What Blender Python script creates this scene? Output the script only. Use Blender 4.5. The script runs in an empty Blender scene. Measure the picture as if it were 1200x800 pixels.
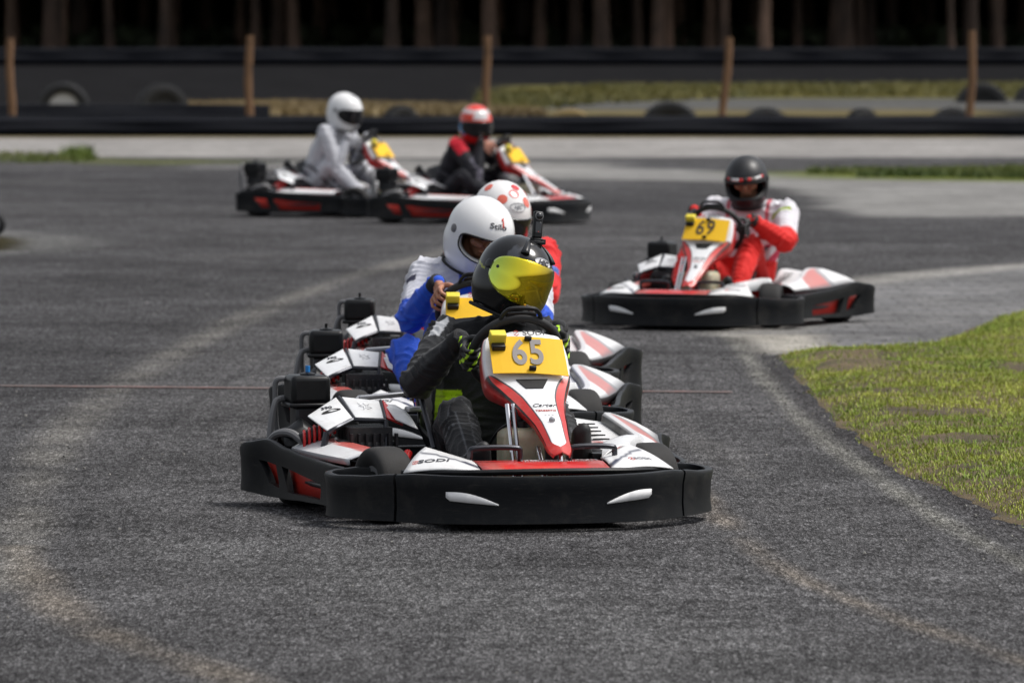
import bpy, bmesh, math, random
import numpy as np
from mathutils import Vector, Matrix, Euler
from mathutils import noise as mnoise
R = math.radians
random.seed(7); rng = np.random.default_rng(11)
S = bpy.context.scene
COL = S.collection
V = Vector

# ------------------------------------------------------------------ camera numbers
FPX, CH = 8000.0, 1.68
PITCH = math.atan(392 / FPX)

def gp(px, py, z=0.0):
    """ground point measured off the photograph (1200x800 pixels)"""
    x = (px - 600) / FPX; y = (400 - py) / FPX
    dy = math.cos(PITCH) + y * math.sin(PITCH); dz = y * math.cos(PITCH) - math.sin(PITCH)
    t = (z - CH) / dz
    return (x * t, dy * t)

# ------------------------------------------------------------------ materials
MATS = {}
def nodes(name):
    m = bpy.data.materials.new(name); m.use_nodes = True
    nt = m.node_tree; b = nt.nodes['Principled BSDF']
    MATS[name] = m
    return m, nt, b
def N(nt, t, **kw):
    n = nt.nodes.new(t)
    for k, v in kw.items():
        if k in n.inputs: n.inputs[k].default_value = v
        else: setattr(n, k, v)
    return n
def L(nt, a, b): nt.links.new(a, b)
def mixc(nt, fac, a, b, mode='MIX'):
    n = nt.nodes.new('ShaderNodeMix'); n.data_type = 'RGBA'; n.blend_type = mode; n.clamp_factor = True
    for sock, v in ((n.inputs[0], fac), (n.inputs[6], a), (n.inputs[7], b)):
        if hasattr(v, 'links') or hasattr(v, 'is_linked'): nt.links.new(v, sock)
        elif isinstance(v, (int, float)): sock.default_value = v
        else: sock.default_value = (*v, 1) if len(v) == 3 else v
    return n.outputs[2]
def ramp(nt, src, stops):
    n = nt.nodes.new('ShaderNodeValToRGB'); L(nt, src, n.inputs[0])
    e = n.color_ramp.elements
    while len(e) < len(stops): e.new(.5)
    for i, (p, c) in enumerate(stops):
        e[i].position = p; e[i].color = (c, c, c, 1) if isinstance(c, (int, float)) else (*c, 1)
    return n.outputs[0]
def noise(nt, scale, detail=4, rough=.6, coord='Object', vec=None, dist=0):
    tc = nt.nodes.new('ShaderNodeTexCoord'); n = N(nt, 'ShaderNodeTexNoise', Scale=scale, Detail=detail, Roughness=rough, Distortion=dist)
    if vec is not None:
        mp = N(nt, 'ShaderNodeMapping'); mp.inputs['Scale'].default_value = vec
        L(nt, tc.outputs[coord], mp.inputs[0]); L(nt, mp.outputs[0], n.inputs['Vector'])
    else: L(nt, tc.outputs[coord], n.inputs['Vector'])
    oi = nt.nodes.new('ShaderNodeObjectInfo'); sh = N(nt, 'ShaderNodeMath', operation='MULTIPLY'); L(nt, oi.outputs['Random'], sh.inputs[0]); sh.inputs[1].default_value = 37.0
    ad = N(nt, 'ShaderNodeVectorMath', operation='ADD'); L(nt, n.inputs['Vector'].links[0].from_socket, ad.inputs[0]); L(nt, sh.outputs[0], ad.inputs[1]); L(nt, ad.outputs[0], n.inputs['Vector'])
    return n.outputs[0]
def bump(nt, b, src, strength=.3, dist=.002):
    n = N(nt, 'ShaderNodeBump', Strength=strength, Distance=dist); L(nt, src, n.inputs['Height']); L(nt, n.outputs[0], b.inputs['Normal'])

def plain(name, col, rough=.5, metal=0, coat=0, wear=None, wearcol=(.25, .24, .22), spec=.5, bmp=0, attr=None, wscale=9):
    m, nt, b = nodes(name)
    b.inputs['Roughness'].default_value = rough; b.inputs['Metallic'].default_value = metal
    b.inputs['Coat Weight'].default_value = coat; b.inputs['Specular IOR Level'].default_value = spec
    base = (*col, 1) if len(col) == 3 else col
    if attr:
        a = N(nt, 'ShaderNodeAttribute', attribute_name=attr); src = a.outputs['Color']
    else:
        src = None; b.inputs['Base Color'].default_value = base
    if wear:
        w = ramp(nt, noise(nt, wscale, 8, .72), [(.5, 0), (.72, wear)])
        sc = ramp(nt, noise(nt, 14, 6, .7, vec=(1, 1, 9)), [(.56, 0), (.7, wear * .8)])
        mx = N(nt, 'ShaderNodeMath', operation='MAXIMUM'); L(nt, w, mx.inputs[0]); L(nt, sc, mx.inputs[1])
        o = mixc(nt, mx.outputs[0], src if src else base, wearcol)
        L(nt, o, b.inputs['Base Color'])
        rr = N(nt, 'ShaderNodeMath', operation='MULTIPLY_ADD'); L(nt, mx.outputs[0], rr.inputs[0]); rr.inputs[1].default_value = .3; rr.inputs[2].default_value = rough
        L(nt, rr.outputs[0], b.inputs['Roughness'])
    elif src: L(nt, src, b.inputs['Base Color'])
    if bmp: bump(nt, b, noise(nt, 220, 3), bmp, .001)
    return m

plain('white_plastic', (.78, .79, .80), .32, coat=.15, wear=.5, wearcol=(.36, .33, .28), wscale=6)
plain('pod_paint', (1, 1, 1), .32, coat=.15, wear=.3, wearcol=(.40, .36, .32), attr='col', wscale=7)
plain('red_plastic', (.62, .02, .02), .32, coat=.3, wear=.25, wearcol=(.35, .2, .18))
plain('red_insert', (.50, .022, .012), .5, wear=.35, wearcol=(.12, .05, .04))
plain('black_bumper', (.0040, .0050, .0068), .40, wear=.42, wearcol=(.050, .046, .040), bmp=.35, wscale=6, spec=.25)
plain('black_plastic', (.0055, .006, .007), .36, wear=.2, wearcol=(.04, .04, .038), bmp=.15, spec=.32)
plain('black_satin', (.01, .011, .013), .3)
plain('black_void', (.004, .004, .004), .7)
plain('rubber', (.014, .0135, .0135), .75, wear=.4, wearcol=(.055, .05, .045), bmp=.6, wscale=16)
plain('grip', (.014, .014, .015), .6, bmp=.4)
plain('chrome', (.72, .72, .74), .12, metal=1)
plain('aluminium', (.5, .5, .52), .35, metal=.85, wear=.3)
plain('grey_paint', (.34, .35, .36), .4, wear=.35, wearcol=(.1, .1, .1))
plain('engine_metal', (.035, .036, .04), .4, metal=.5, wear=.4, wearcol=(.12, .11, .1))
plain('yellow_plate', (.88, .52, .022), .6, coat=0, spec=.25, wear=.12, wearcol=(.55, .33, .05))
plain('yellow_case', (.80, .66, .05), .4)
plain('digit_grey', (.22, .20, .19), .5)
plain('digit_black', (.03, .03, .03), .5)
plain('ink', (.05, .05, .06), .5)
plain('ink_red', (.55, .05, .03), .5)
plain('ink_grey', (.30, .30, .32), .5)
plain('dot_red', (.62, .02, .025), .25, coat=.5); plain('dot_orange', (.72, .14, .09), .25, coat=.5)
plain('ink_white', (.8, .8, .8), .5)
plain('blue_part', (.02, .22, .6), .4)
plain('grey_rim', (.16, .16, .165), .45)
plain('steel_dark', (.04, .042, .05), .3, metal=.6)
# fuel tank: cloudy polyethylene
m, nt, b = nodes('tank_plastic')
b.inputs['Roughness'].default_value = .4; b.inputs['Subsurface Weight'].default_value = .3; b.inputs['Subsurface Scale'].default_value = .01
o = mixc(nt, ramp(nt, noise(nt, 6, 5), [(.4, 0), (.65, .8)]), (.50, .46, .33), (.24, .20, .12)); L(nt, o, b.inputs['Base Color'])
# cloth and skin use the vertex attribute "col" (pattern of the suit)
m, nt, b = nodes('suit_cloth')
a = N(nt, 'ShaderNodeAttribute', attribute_name='col')
o = mixc(nt, ramp(nt, noise(nt, 28, 6, .7), [(.35, 0), (.75, .35)]), a.outputs['Color'], (.02, .02, .02), 'MULTIPLY')
o2 = mixc(nt, .25, a.outputs['Color'], o)
L(nt, o2, b.inputs['Base Color']); b.inputs['Roughness'].default_value = .72; b.inputs['Sheen Weight'].default_value = .12; b.inputs['Specular IOR Level'].default_value = .35
bump(nt, b, noise(nt, 60, 8, .65, vec=(1, 1, 2.2)), .45, .006)
m, nt, b = nodes('skin')
o = mixc(nt, ramp(nt, noise(nt, 40, 4), [(.4, 0), (.7, .6)]), (.45, .215, .13), (.36, .14, .085)); L(nt, o, b.inputs['Base Color'])
b.inputs['Roughness'].default_value = .5; b.inputs['Subsurface Weight'].default_value = .15; b.inputs['Subsurface Scale'].default_value = .01
plain('eye', (.02, .015, .012), .15); plain('hair', (.03, .018, .012), .6)
plain('glove_leather', (1, 1, 1), .55, attr='col', bmp=.3)
plain('helmet_gloss', (1, 1, 1), .14, attr='col', coat=.25, spec=.35)
plain('helmet_matte', (1, 1, 1), .42, attr='col', coat=.05)
plain('lining', (.012, .012, .013), .8)
plain('visor_dark', (.008, .008, .01), .08, coat=.5)
# mirrored amber visor
m, nt, b = nodes('visor_mirror')
tc = N(nt, 'ShaderNodeTexCoord'); sx = N(nt, 'ShaderNodeAttribute', attribute_name='col')
L(nt, sx.outputs['Color'], b.inputs['Base Color'])
b.inputs['Metallic'].default_value = .85; b.inputs['Roughness'].default_value = .05
b.inputs['Coat Weight'].default_value = .6
# asphalt, colours in vertex attribute
m, nt, b = nodes('asphalt')
a = N(nt, 'ShaderNodeAttribute', attribute_name='base'); g = N(nt, 'ShaderNodeAttribute', attribute_name='grain')
geo = N(nt, 'ShaderNodeNewGeometry')
def gn(scale, det=2, typ='N', rough=.6):
    if typ == 'N': n = N(nt, 'ShaderNodeTexNoise', Scale=scale, Detail=det, Roughness=rough)
    else: n = N(nt, 'ShaderNodeTexVoronoi', Scale=scale)
    mp = N(nt, 'ShaderNodeMapping'); mp.inputs['Scale'].default_value = (1, .20, 1) if scale > 20 else (1, 1, 1)
    L(nt, geo.outputs['Position'], mp.inputs[0]); L(nt, mp.outputs[0], n.inputs['Vector']); return n
v1 = gn(185, 0, 'V'); v2 = gn(85, 0, 'V'); n1 = gn(5, 5); n2 = gn(.7, 4); n3 = gn(80, 4, rough=.8)
bw = N(nt, 'ShaderNodeSeparateColor'); L(nt, v1.outputs['Color'], bw.inputs[0])
bw2 = N(nt, 'ShaderNodeSeparateColor'); L(nt, v2.outputs['Color'], bw2.inputs[0])
f1 = ramp(nt, bw.outputs[0], [(0, .50), (.45, .84), (.8, 1.10), (1, 1.85)])
f2 = ramp(nt, bw2.outputs[0], [(0, .66), (1, 1.36)])
f3 = ramp(nt, n1.outputs[0], [(.3, .76), (.7, 1.24)])
f4 = ramp(nt, n2.outputs[0], [(.3, .76), (.7, 1.24)])
f5 = ramp(nt, n3.outputs[0], [(.3, .72), (.72, 1.30)])
def mul(a_, b_):
    n = N(nt, 'ShaderNodeMath', operation='MULTIPLY'); L(nt, a_, n.inputs[0]); L(nt, b_, n.inputs[1]); return n.outputs[0]
gr = mul(mul(f1, f2), f5)
gm = N(nt, 'ShaderNodeMix'); gm.data_type = 'FLOAT'; L(nt, g.outputs['Fac'], gm.inputs[0]); gm.inputs[2].default_value = 1; L(nt, gr, gm.inputs[3])
pv = N(nt, 'ShaderNodeAttribute', attribute_name='pave'); br = N(nt, 'ShaderNodeTexBrick', Scale=1.0); br.inputs['Mortar Size'].default_value = .012; br.inputs['Brick Width'].default_value = .22; br.inputs['Row Height'].default_value = .30; br.inputs['Color1'].default_value = (.95, .95, .95, 1); br.inputs['Color2'].default_value = (1.05, 1.05, 1.05, 1); br.inputs['Mortar'].default_value = (.78, .78, .78, 1); br.inputs['Mortar Smooth'].default_value = .3
L(nt, geo.outputs['Position'], br.inputs['Vector'])
pm = N(nt, 'ShaderNodeMix'); pm.data_type = 'FLOAT'; L(nt, pv.outputs['Fac'], pm.inputs[0]); pm.inputs[2].default_value = 1; L(nt, br.outputs['Color'], pm.inputs[3])
tot = mul(mul(mul(gm.outputs[0], f3), f4), pm.outputs[0])
vm = N(nt, 'ShaderNodeVectorMath', operation='SCALE'); L(nt, a.outputs['Color'], vm.inputs[0]); L(nt, tot, vm.inputs['Scale'])
L(nt, vm.outputs[0], b.inputs['Base Color']); b.inputs['Roughness'].default_value = .95; b.inputs['Specular IOR Level'].default_value = 0.0
bm_ = N(nt, 'ShaderNodeMath', operation='MULTIPLY'); L(nt, v1.outputs['Distance'], bm_.inputs[0]); L(nt, g.outputs['Fac'], bm_.inputs[1])
bump(nt, b, bm_.outputs[0], .7, .006)
# worn red paint
m, nt, b = nodes('line_paint')
o = mixc(nt, ramp(nt, noise(nt, 9, 8, .8), [(.36, 0), (.54, 1)]), (.25, .095, .080), (.12, .09, .082))
o = mixc(nt, ramp(nt, noise(nt, 70, 3, .8), [(.35, .8), (.6, 0)]), o, (.07, .065, .065)); L(nt, o, b.inputs['Base Color']); b.inputs['Roughness'].default_value = .8
# soil / grass sheet
m, nt, b = nodes('verge_soil')
o = mixc(nt, ramp(nt, noise(nt, 3, 7, .7), [(.35, 0), (.65, 1)]), (.08, .065, .03), (.27, .19, .10))
o = mixc(nt, ramp(nt, noise(nt, 60, 4, .8), [(.3, .8), (.7, 0)]), o, (.035, .03, .016)); L(nt, o, b.inputs['Base Color']); b.inputs['Roughness'].default_value = .95
bump(nt, b, noise(nt, 40, 6, .8), .8, .02)
m, nt, b = nodes('grass_blade')
a = N(nt, 'ShaderNodeAttribute', attribute_name='col'); L(nt, a.outputs['Color'], b.inputs['Base Color']); b.inputs['Roughness'].default_value = .6; b.inputs['Specular IOR Level'].default_value = .3
plain('ground_dirt', (.06, .056, .045), .95, spec=0, wear=.5, wearcol=(.04, .05, .02))
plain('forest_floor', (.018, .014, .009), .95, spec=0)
m, nt, b = nodes('bark')
o = mixc(nt, ramp(nt, noise(nt, 2.2, 6, .7, vec=(1, 1, .3)), [(.35, 0), (.7, 1)]), (.026, .018, .013), (.13, .08, .055))
oi = N(nt, 'ShaderNodeObjectInfo'); k = ramp(nt, oi.outputs['Random'], [(0, .4), (.6, 1.3), (1, 3.2)])
vm = N(nt, 'ShaderNodeVectorMath', operation='MULTIPLY'); L(nt, o, vm.inputs[0]); L(nt, k, vm.inputs[1]); L(nt, vm.outputs[0], b.inputs['Base Color']); b.inputs['Roughness'].default_value = .9
m, nt, b = nodes('leaf')
oi = N(nt, 'ShaderNodeObjectInfo'); a = N(nt, 'ShaderNodeAttribute', attribute_name='col')
L(nt, mixc(nt, ramp(nt, oi.outputs['Random'], [(0, 0), (1, .6)]), a.outputs['Color'], (.02, .03, .008)), b.inputs['Base Color']); b.inputs['Roughness'].default_value = .7
plain('old_wood', (.20, .118, .07), .9, wear=.9, wearcol=(.075, .05, .032), wscale=5, spec=.1)
plain('belt_rubber', (.0045, .0055, .009), .6, spec=.12, wear=.3, wearcol=(.02, .022, .027), wscale=2)
plain('old_tyre', (.010, .010, .011), .6, wear=.5, wearcol=(.035, .035, .035))
plain('white_disc', (.55, .55, .55), .6); plain('straw', (.30, .22, .09), .9)

# ------------------------------------------------------------------ mesh helpers
def tag(o, label=None, cat=None, group=None, kind=None):
    if label: o['label'] = label
    if cat: o['category'] = cat
    if group: o['group'] = group
    if kind: o['kind'] = kind
    return o
class MB:
    def __init__(s): s.v = []; s.f = []; s.m = []
    def add(s, vs, fs, mi=0):
        n = len(s.v); s.v += [tuple(p) for p in vs]; s.f += [tuple(i + n for i in f) for f in fs]; s.m += [mi] * len(fs); return s
    def box(s, c, d, rot=None, mi=0):
        vs = []
        M = rot if rot is not None else Matrix.Identity(3)
        for x in (-.5, .5):
            for y in (-.5, .5):
                for z in (-.5, .5): vs.append(V(c) + M @ V((x * d[0], y * d[1], z * d[2])))
        return s.add(vs, [(0, 1, 3, 2), (4, 6, 7, 5), (0, 4, 5, 1), (2, 3, 7, 6), (0, 2, 6, 4), (1, 5, 7, 3)], mi)
    def tube(s, pts, r, n=10, mi=0, closed=False, caps=True):
        pts = [V(p) for p in pts]; rs = r if isinstance(r, (list, tuple)) else [r] * len(pts)
        vs = []; up = None; k = len(pts)
        for i, p in enumerate(pts):
            a = pts[(i - 1) % k] if (i or closed) else p; b_ = pts[(i + 1) % k] if (i < k - 1 or closed) else p
            t = (b_ - a).normalized()
            if up is None:
                up = t.orthogonal().normalized()
            up = (up - t * up.dot(t)).normalized(); w = t.cross(up)
            for j in range(n):
                q = 2 * math.pi * j / n; vs.append(p + (up * math.cos(q) + w * math.sin(q)) * rs[i])
        fs = []
        for i in range(k if closed else k - 1):
            i2 = (i + 1) % k
            for j in range(n): fs.append((i * n + j, i * n + (j + 1) % n, i2 * n + (j + 1) % n, i2 * n + j))
        if caps and not closed: fs += [tuple(range(n))[::-1], tuple((k - 1) * n + j for j in range(n))]
        return s.add(vs, fs, mi)
    def lathe(s, prof, c, axis='x', n=32, mi=0, rot=None):
        """prof: list of (r, h) closed ring revolved about axis"""
        vs = []; k = len(prof)
        for i in range(n):
            q = 2 * math.pi * i / n
            for (r, h) in prof:
                if axis == 'x': p = V((h, r * math.cos(q), r * math.sin(q)))
                elif axis == 'y': p = V((r * math.cos(q), h, r * math.sin(q)))
                else: p = V((r * math.cos(q), r * math.sin(q), h))
                if rot: p = rot @ p
                vs.append(V(c) + p)
        fs = [(i * k + j, ((i + 1) % n) * k + j, ((i + 1) % n) * k + (j + 1) % k, i * k + (j + 1) % k) for i in range(n) for j in range(k)]
        return s.add(vs, fs, mi)
    def grid(s, rows, mi=0, closed_v=False):
        nr = len(rows); nc = len(rows[0]); vs = [p for r_ in rows for p in r_]
        fs = []; mis = []
        for i in range(nr - 1):
            for j in range(nc if closed_v else nc - 1):
                j2 = (j + 1) % nc
                fs.append((i * nc + j, i * nc + j2, (i + 1) * nc + j2, (i + 1) * nc + j))
                mis.append(mi(i / (nr - 1), j / (nc - 1)) if callable(mi) else mi)
        n = len(s.v); s.v += [tuple(p) for p in vs]; s.f += [tuple(q + n for q in f) for f in fs]; s.m += mis
        return s
    def build(s, name, mats, parent=None, smooth=True, bevel=0, solid=0, sub=0, seg=2, label=None, fix=True, off=-1):
        me = bpy.data.meshes.new(name); me.from_pydata(s.v, [], s.f)
        if isinstance(mats, str): mats = [mats]
        for q in mats: me.materials.append(MATS[q])
        me.polygons.foreach_set('material_index', s.m)
        if fix:
            bm = bmesh.new(); bm.from_mesh(me); bmesh.ops.remove_doubles(bm, verts=bm.verts, dist=1e-6)
            bmesh.ops.recalc_face_normals(bm, faces=bm.faces); bm.to_mesh(me); bm.free()
        if smooth:
            me.polygons.foreach_set('use_smooth', [True] * len(me.polygons))
            me.set_sharp_from_angle(angle=R(38))
        o = bpy.data.objects.new(name, me); COL.objects.link(o)
        if parent is not None: o.parent = parent
        if solid:
            d = o.modifiers.new('s', 'SOLIDIFY'); d.thickness = solid; d.offset = off
        if bevel:
            d = o.modifiers.new('b', 'BEVEL'); d.width = bevel; d.segments = seg; d.limit_method = 'ANGLE'; d.angle_limit = R(35)
        if sub:
            d = o.modifiers.new('u', 'SUBSURF'); d.levels = sub; d.render_levels = sub
        if label: o['label'] = label
        return o
def bake(o):
    dg = bpy.context.evaluated_depsgraph_get(); e = o.evaluated_get(dg)
    me = bpy.data.meshes.new_from_object(e, preserve_all_data_layers=True, depsgraph=dg)
    o.modifiers.clear(); old = o.data; o.data = me; bpy.data.meshes.remove(old); return o
def setcol(me, cols, name='col'):
    a = me.color_attributes.new(name, 'FLOAT_COLOR', 'POINT') if name not in me.color_attributes else me.color_attributes[name]
    c = np.ones((len(me.vertices), 4), np.float32); c[:, :3] = np.asarray(cols, np.float32)[:, :3]
    a.data.foreach_set('color', c.ravel())
def coords(me):
    a = np.empty(len(me.vertices) * 3); me.vertices.foreach_get('co', a); return a.reshape(-1, 3)
def empty(name, loc=(0, 0, 0), rz=0, parent=None, scale=1):
    o = bpy.data.objects.new(name, None); COL.objects.link(o); o.location = loc; o.rotation_euler = (0, 0, rz); o.scale = (scale,) * 3
    o.empty_display_size = .2
    if parent: o.parent = parent
    return o
def copy_tree(o, parent=None):
    c = o.copy(); COL.objects.link(c); c.parent = parent
    for ch in list(o.children): copy_tree(ch, c)
    return c
def crv(pts, n=8, closed=False):
    """catmull-rom through points"""
    P = [V(p) for p in pts]; out = []; k = len(P)
    for i in range(k if closed else k - 1):
        p0 = P[(i - 1) % k] if (i or closed) else P[0] * 2 - P[1]
        p1 = P[i]; p2 = P[(i + 1) % k]; p3 = P[(i + 2) % k] if (i + 2 < k or closed) else P[-1] * 2 - P[-2]
        for j in range(n):
            t = j / n
            out.append(.5 * ((2 * p1) + (p2 - p0) * t + (2 * p0 - 5 * p1 + 4 * p2 - p3) * t * t + (3 * p1 - p0 - 3 * p2 + p3) * t ** 3))
    if not closed: out.append(P[-1])
    return out
def text(body, size, mat, parent, fn, name='lettering', bold=0, width=1.0, depth=.0008, italic=0):
    """real lettering, laid on a surface by fn(u, v, h) -> point"""
    c = bpy.data.curves.new('t', 'FONT'); c.body = body; c.size = size; c.align_x = 'CENTER'; c.align_y = 'CENTER'
    c.extrude = depth; c.offset = bold; c.resolution_u = 4; c.shear = italic
    t = bpy.data.objects.new('t', c); COL.objects.link(t)
    dg = bpy.context.evaluated_depsgraph_get(); me = bpy.data.meshes.new_from_object(t.evaluated_get(dg))
    bpy.data.objects.remove(t); bpy.data.curves.remove(c)
    for v in me.vertices: v.co = fn(v.co.x * width, v.co.y, v.co.z)
    me.materials.clear(); me.materials.append(MATS[mat]); me.name = name
    o = bpy.data.objects.new(name, me); COL.objects.link(o); o.parent = parent
    return o
def plane_fn(o, r, u, lift=.002):
    o = V(o); r = V(r).normalized(); u = V(u); n = r.cross(u).normalized(); u = n.cross(r)
    return lambda a, b, h: o + r * a + u * b + n * (h + lift)
def snap(o, parent, fn, lift=.0008):
    """press lettering down onto the panel it is printed on"""
    from mathutils.bvhtree import BVHTree
    bv = BVHTree.FromPolygons([v.co for v in parent.data.vertices], [p.vertices for p in parent.data.polygons])
    n = (fn(0, 0, .01) - fn(0, 0, 0)).normalized(); zs = [v.co.dot(n) for v in o.data.vertices]; z0 = min(zs)
    for v, z in zip(o.data.vertices, zs):
        h = bv.ray_cast(v.co + n * .05, -n, .12)
        if h[0] is not None: v.co = h[0] + n * (lift + min(z - z0, .0012))
    return o
def emblem(fn, r, mat, parent):
    mb = MB()
    for lo, hi in ((20, 160), (200, 340)): mb.tube([fn(r * math.cos(R(q)) * .8, r * math.sin(R(q)), .0006) for q in np.linspace(lo, hi, 5)], r * .14, 5)
    mb.tube([fn(-r * .3, -r * .35, .0006), fn(r * .3, r * .35, .0006)], r * .14, 5)
    return mb.build('emblem', mat, parent)
def marks(items, mat, parent):
    """small unreadable printing: (x, y, z, w, h) dashes lying on a near level panel"""
    mb = MB()
    for x, y, z, w, h in items: mb.box((x, y, z), (w, h, .0016), Matrix.Rotation(R(-7), 3, 'X'))
    return mb.build('printing', mat, parent, smooth=False)
def poly_plate(pts, name, mat, parent, thick=.004, bevel=.001, smooth=False):
    """closed 3-D polygon given a thickness along its normal"""
    P = [V(p) for p in pts]; n = V((0, 0, 0)); c = sum(P, V((0, 0, 0))) / len(P)
    for i in range(len(P)): n += (P[i] - c).cross(P[(i + 1) % len(P)] - c)
    n.normalize(); k = len(P); mb = MB()
    mb.add([p for p in P] + [p - n * thick for p in P], [tuple(range(k)), tuple(range(2 * k - 1, k - 1, -1))] + [(i, k + i, k + (i + 1) % k, (i + 1) % k) for i in range(k)])
    return mb.build(name, mat, parent, smooth=smooth, bevel=bevel)

# ------------------------------------------------------------------ the kart (one prototype, forward +Y, driver's right +X)
def wall(name, path, zb, zt, mat, parent, t=.022, bulge=.014, n=5, cuts=None, lip=.0):
    """hollow plastic bumper wall swept along a plan path; zb, zt may be lists"""
    P = crv([(p[0], p[1], 0) for p in path], n); k = len(P)
    K = len(path)
    def at(z, i):
        if not isinstance(z, (list, tuple)): return z
        q = i / (k - 1) * (K - 1); a = min(int(q), K - 2); f = q - a; f = f * f * (3 - 2 * f)
        return z[a] * (1 - f) + z[a + 1] * f
    rows = []
    for i, p in enumerate(P):
        a = P[max(i - 1, 0)]; b_ = P[min(i + 1, k - 1)]; d = (b_ - a).normalized(); nn = V((-d.y, d.x, 0))
        z0, z1 = at(zb, i), at(zt, i); h = z1 - z0
        # outside face on the left of travel (nn)
        prof = [(0, 0), (bulge * .7, .08), (bulge, .35), (bulge * .9, .7), (bulge * .35, .88), (bulge * .5 + lip, .95), (bulge * .3 + lip, .99), (-t * .4, 1.0), (-t * .85, .985), (-t, .93), (-t * .7, .7), (-t * .6, .3), (-t * .8, .02)]
        rows.append([p + nn * q[0] + V((0, 0, z0 + h * q[1])) for q in prof])
    mb = MB(); mb.grid(rows, closed_v=True)
    m_ = len(rows[0]); mb.add(rows[0], [tuple(range(m_))]); mb.add(rows[-1], [tuple(range(m_ - 1, -1, -1))])
    o = mb.build(name, mat, parent)
    if cuts:
        for quad, dirn in cuts:      # real openings
            c = MB(); D = V(dirn) * .07
            c.add([V(p) + D for p in quad] + [V(p) - D for p in quad], [(0, 1, 2, 3), (7, 6, 5, 4)] + [(i, 4 + i, 4 + (i + 1) % 4, (i + 1) % 4) for i in range(4)])
            co = c.build('cut', mat, None, smooth=False); co.parent = parent
            d = o.modifiers.new('c', 'BOOLEAN'); d.object = co; d.operation = 'DIFFERENCE'; d.solver = 'EXACT'
            bpy.context.view_layer.update(); bake(o); bpy.data.objects.remove(co)
    return o
def mx(p): return (-p[0],) + tuple(p[1:])
def mir(path): return [mx(p) for p in path]

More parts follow.
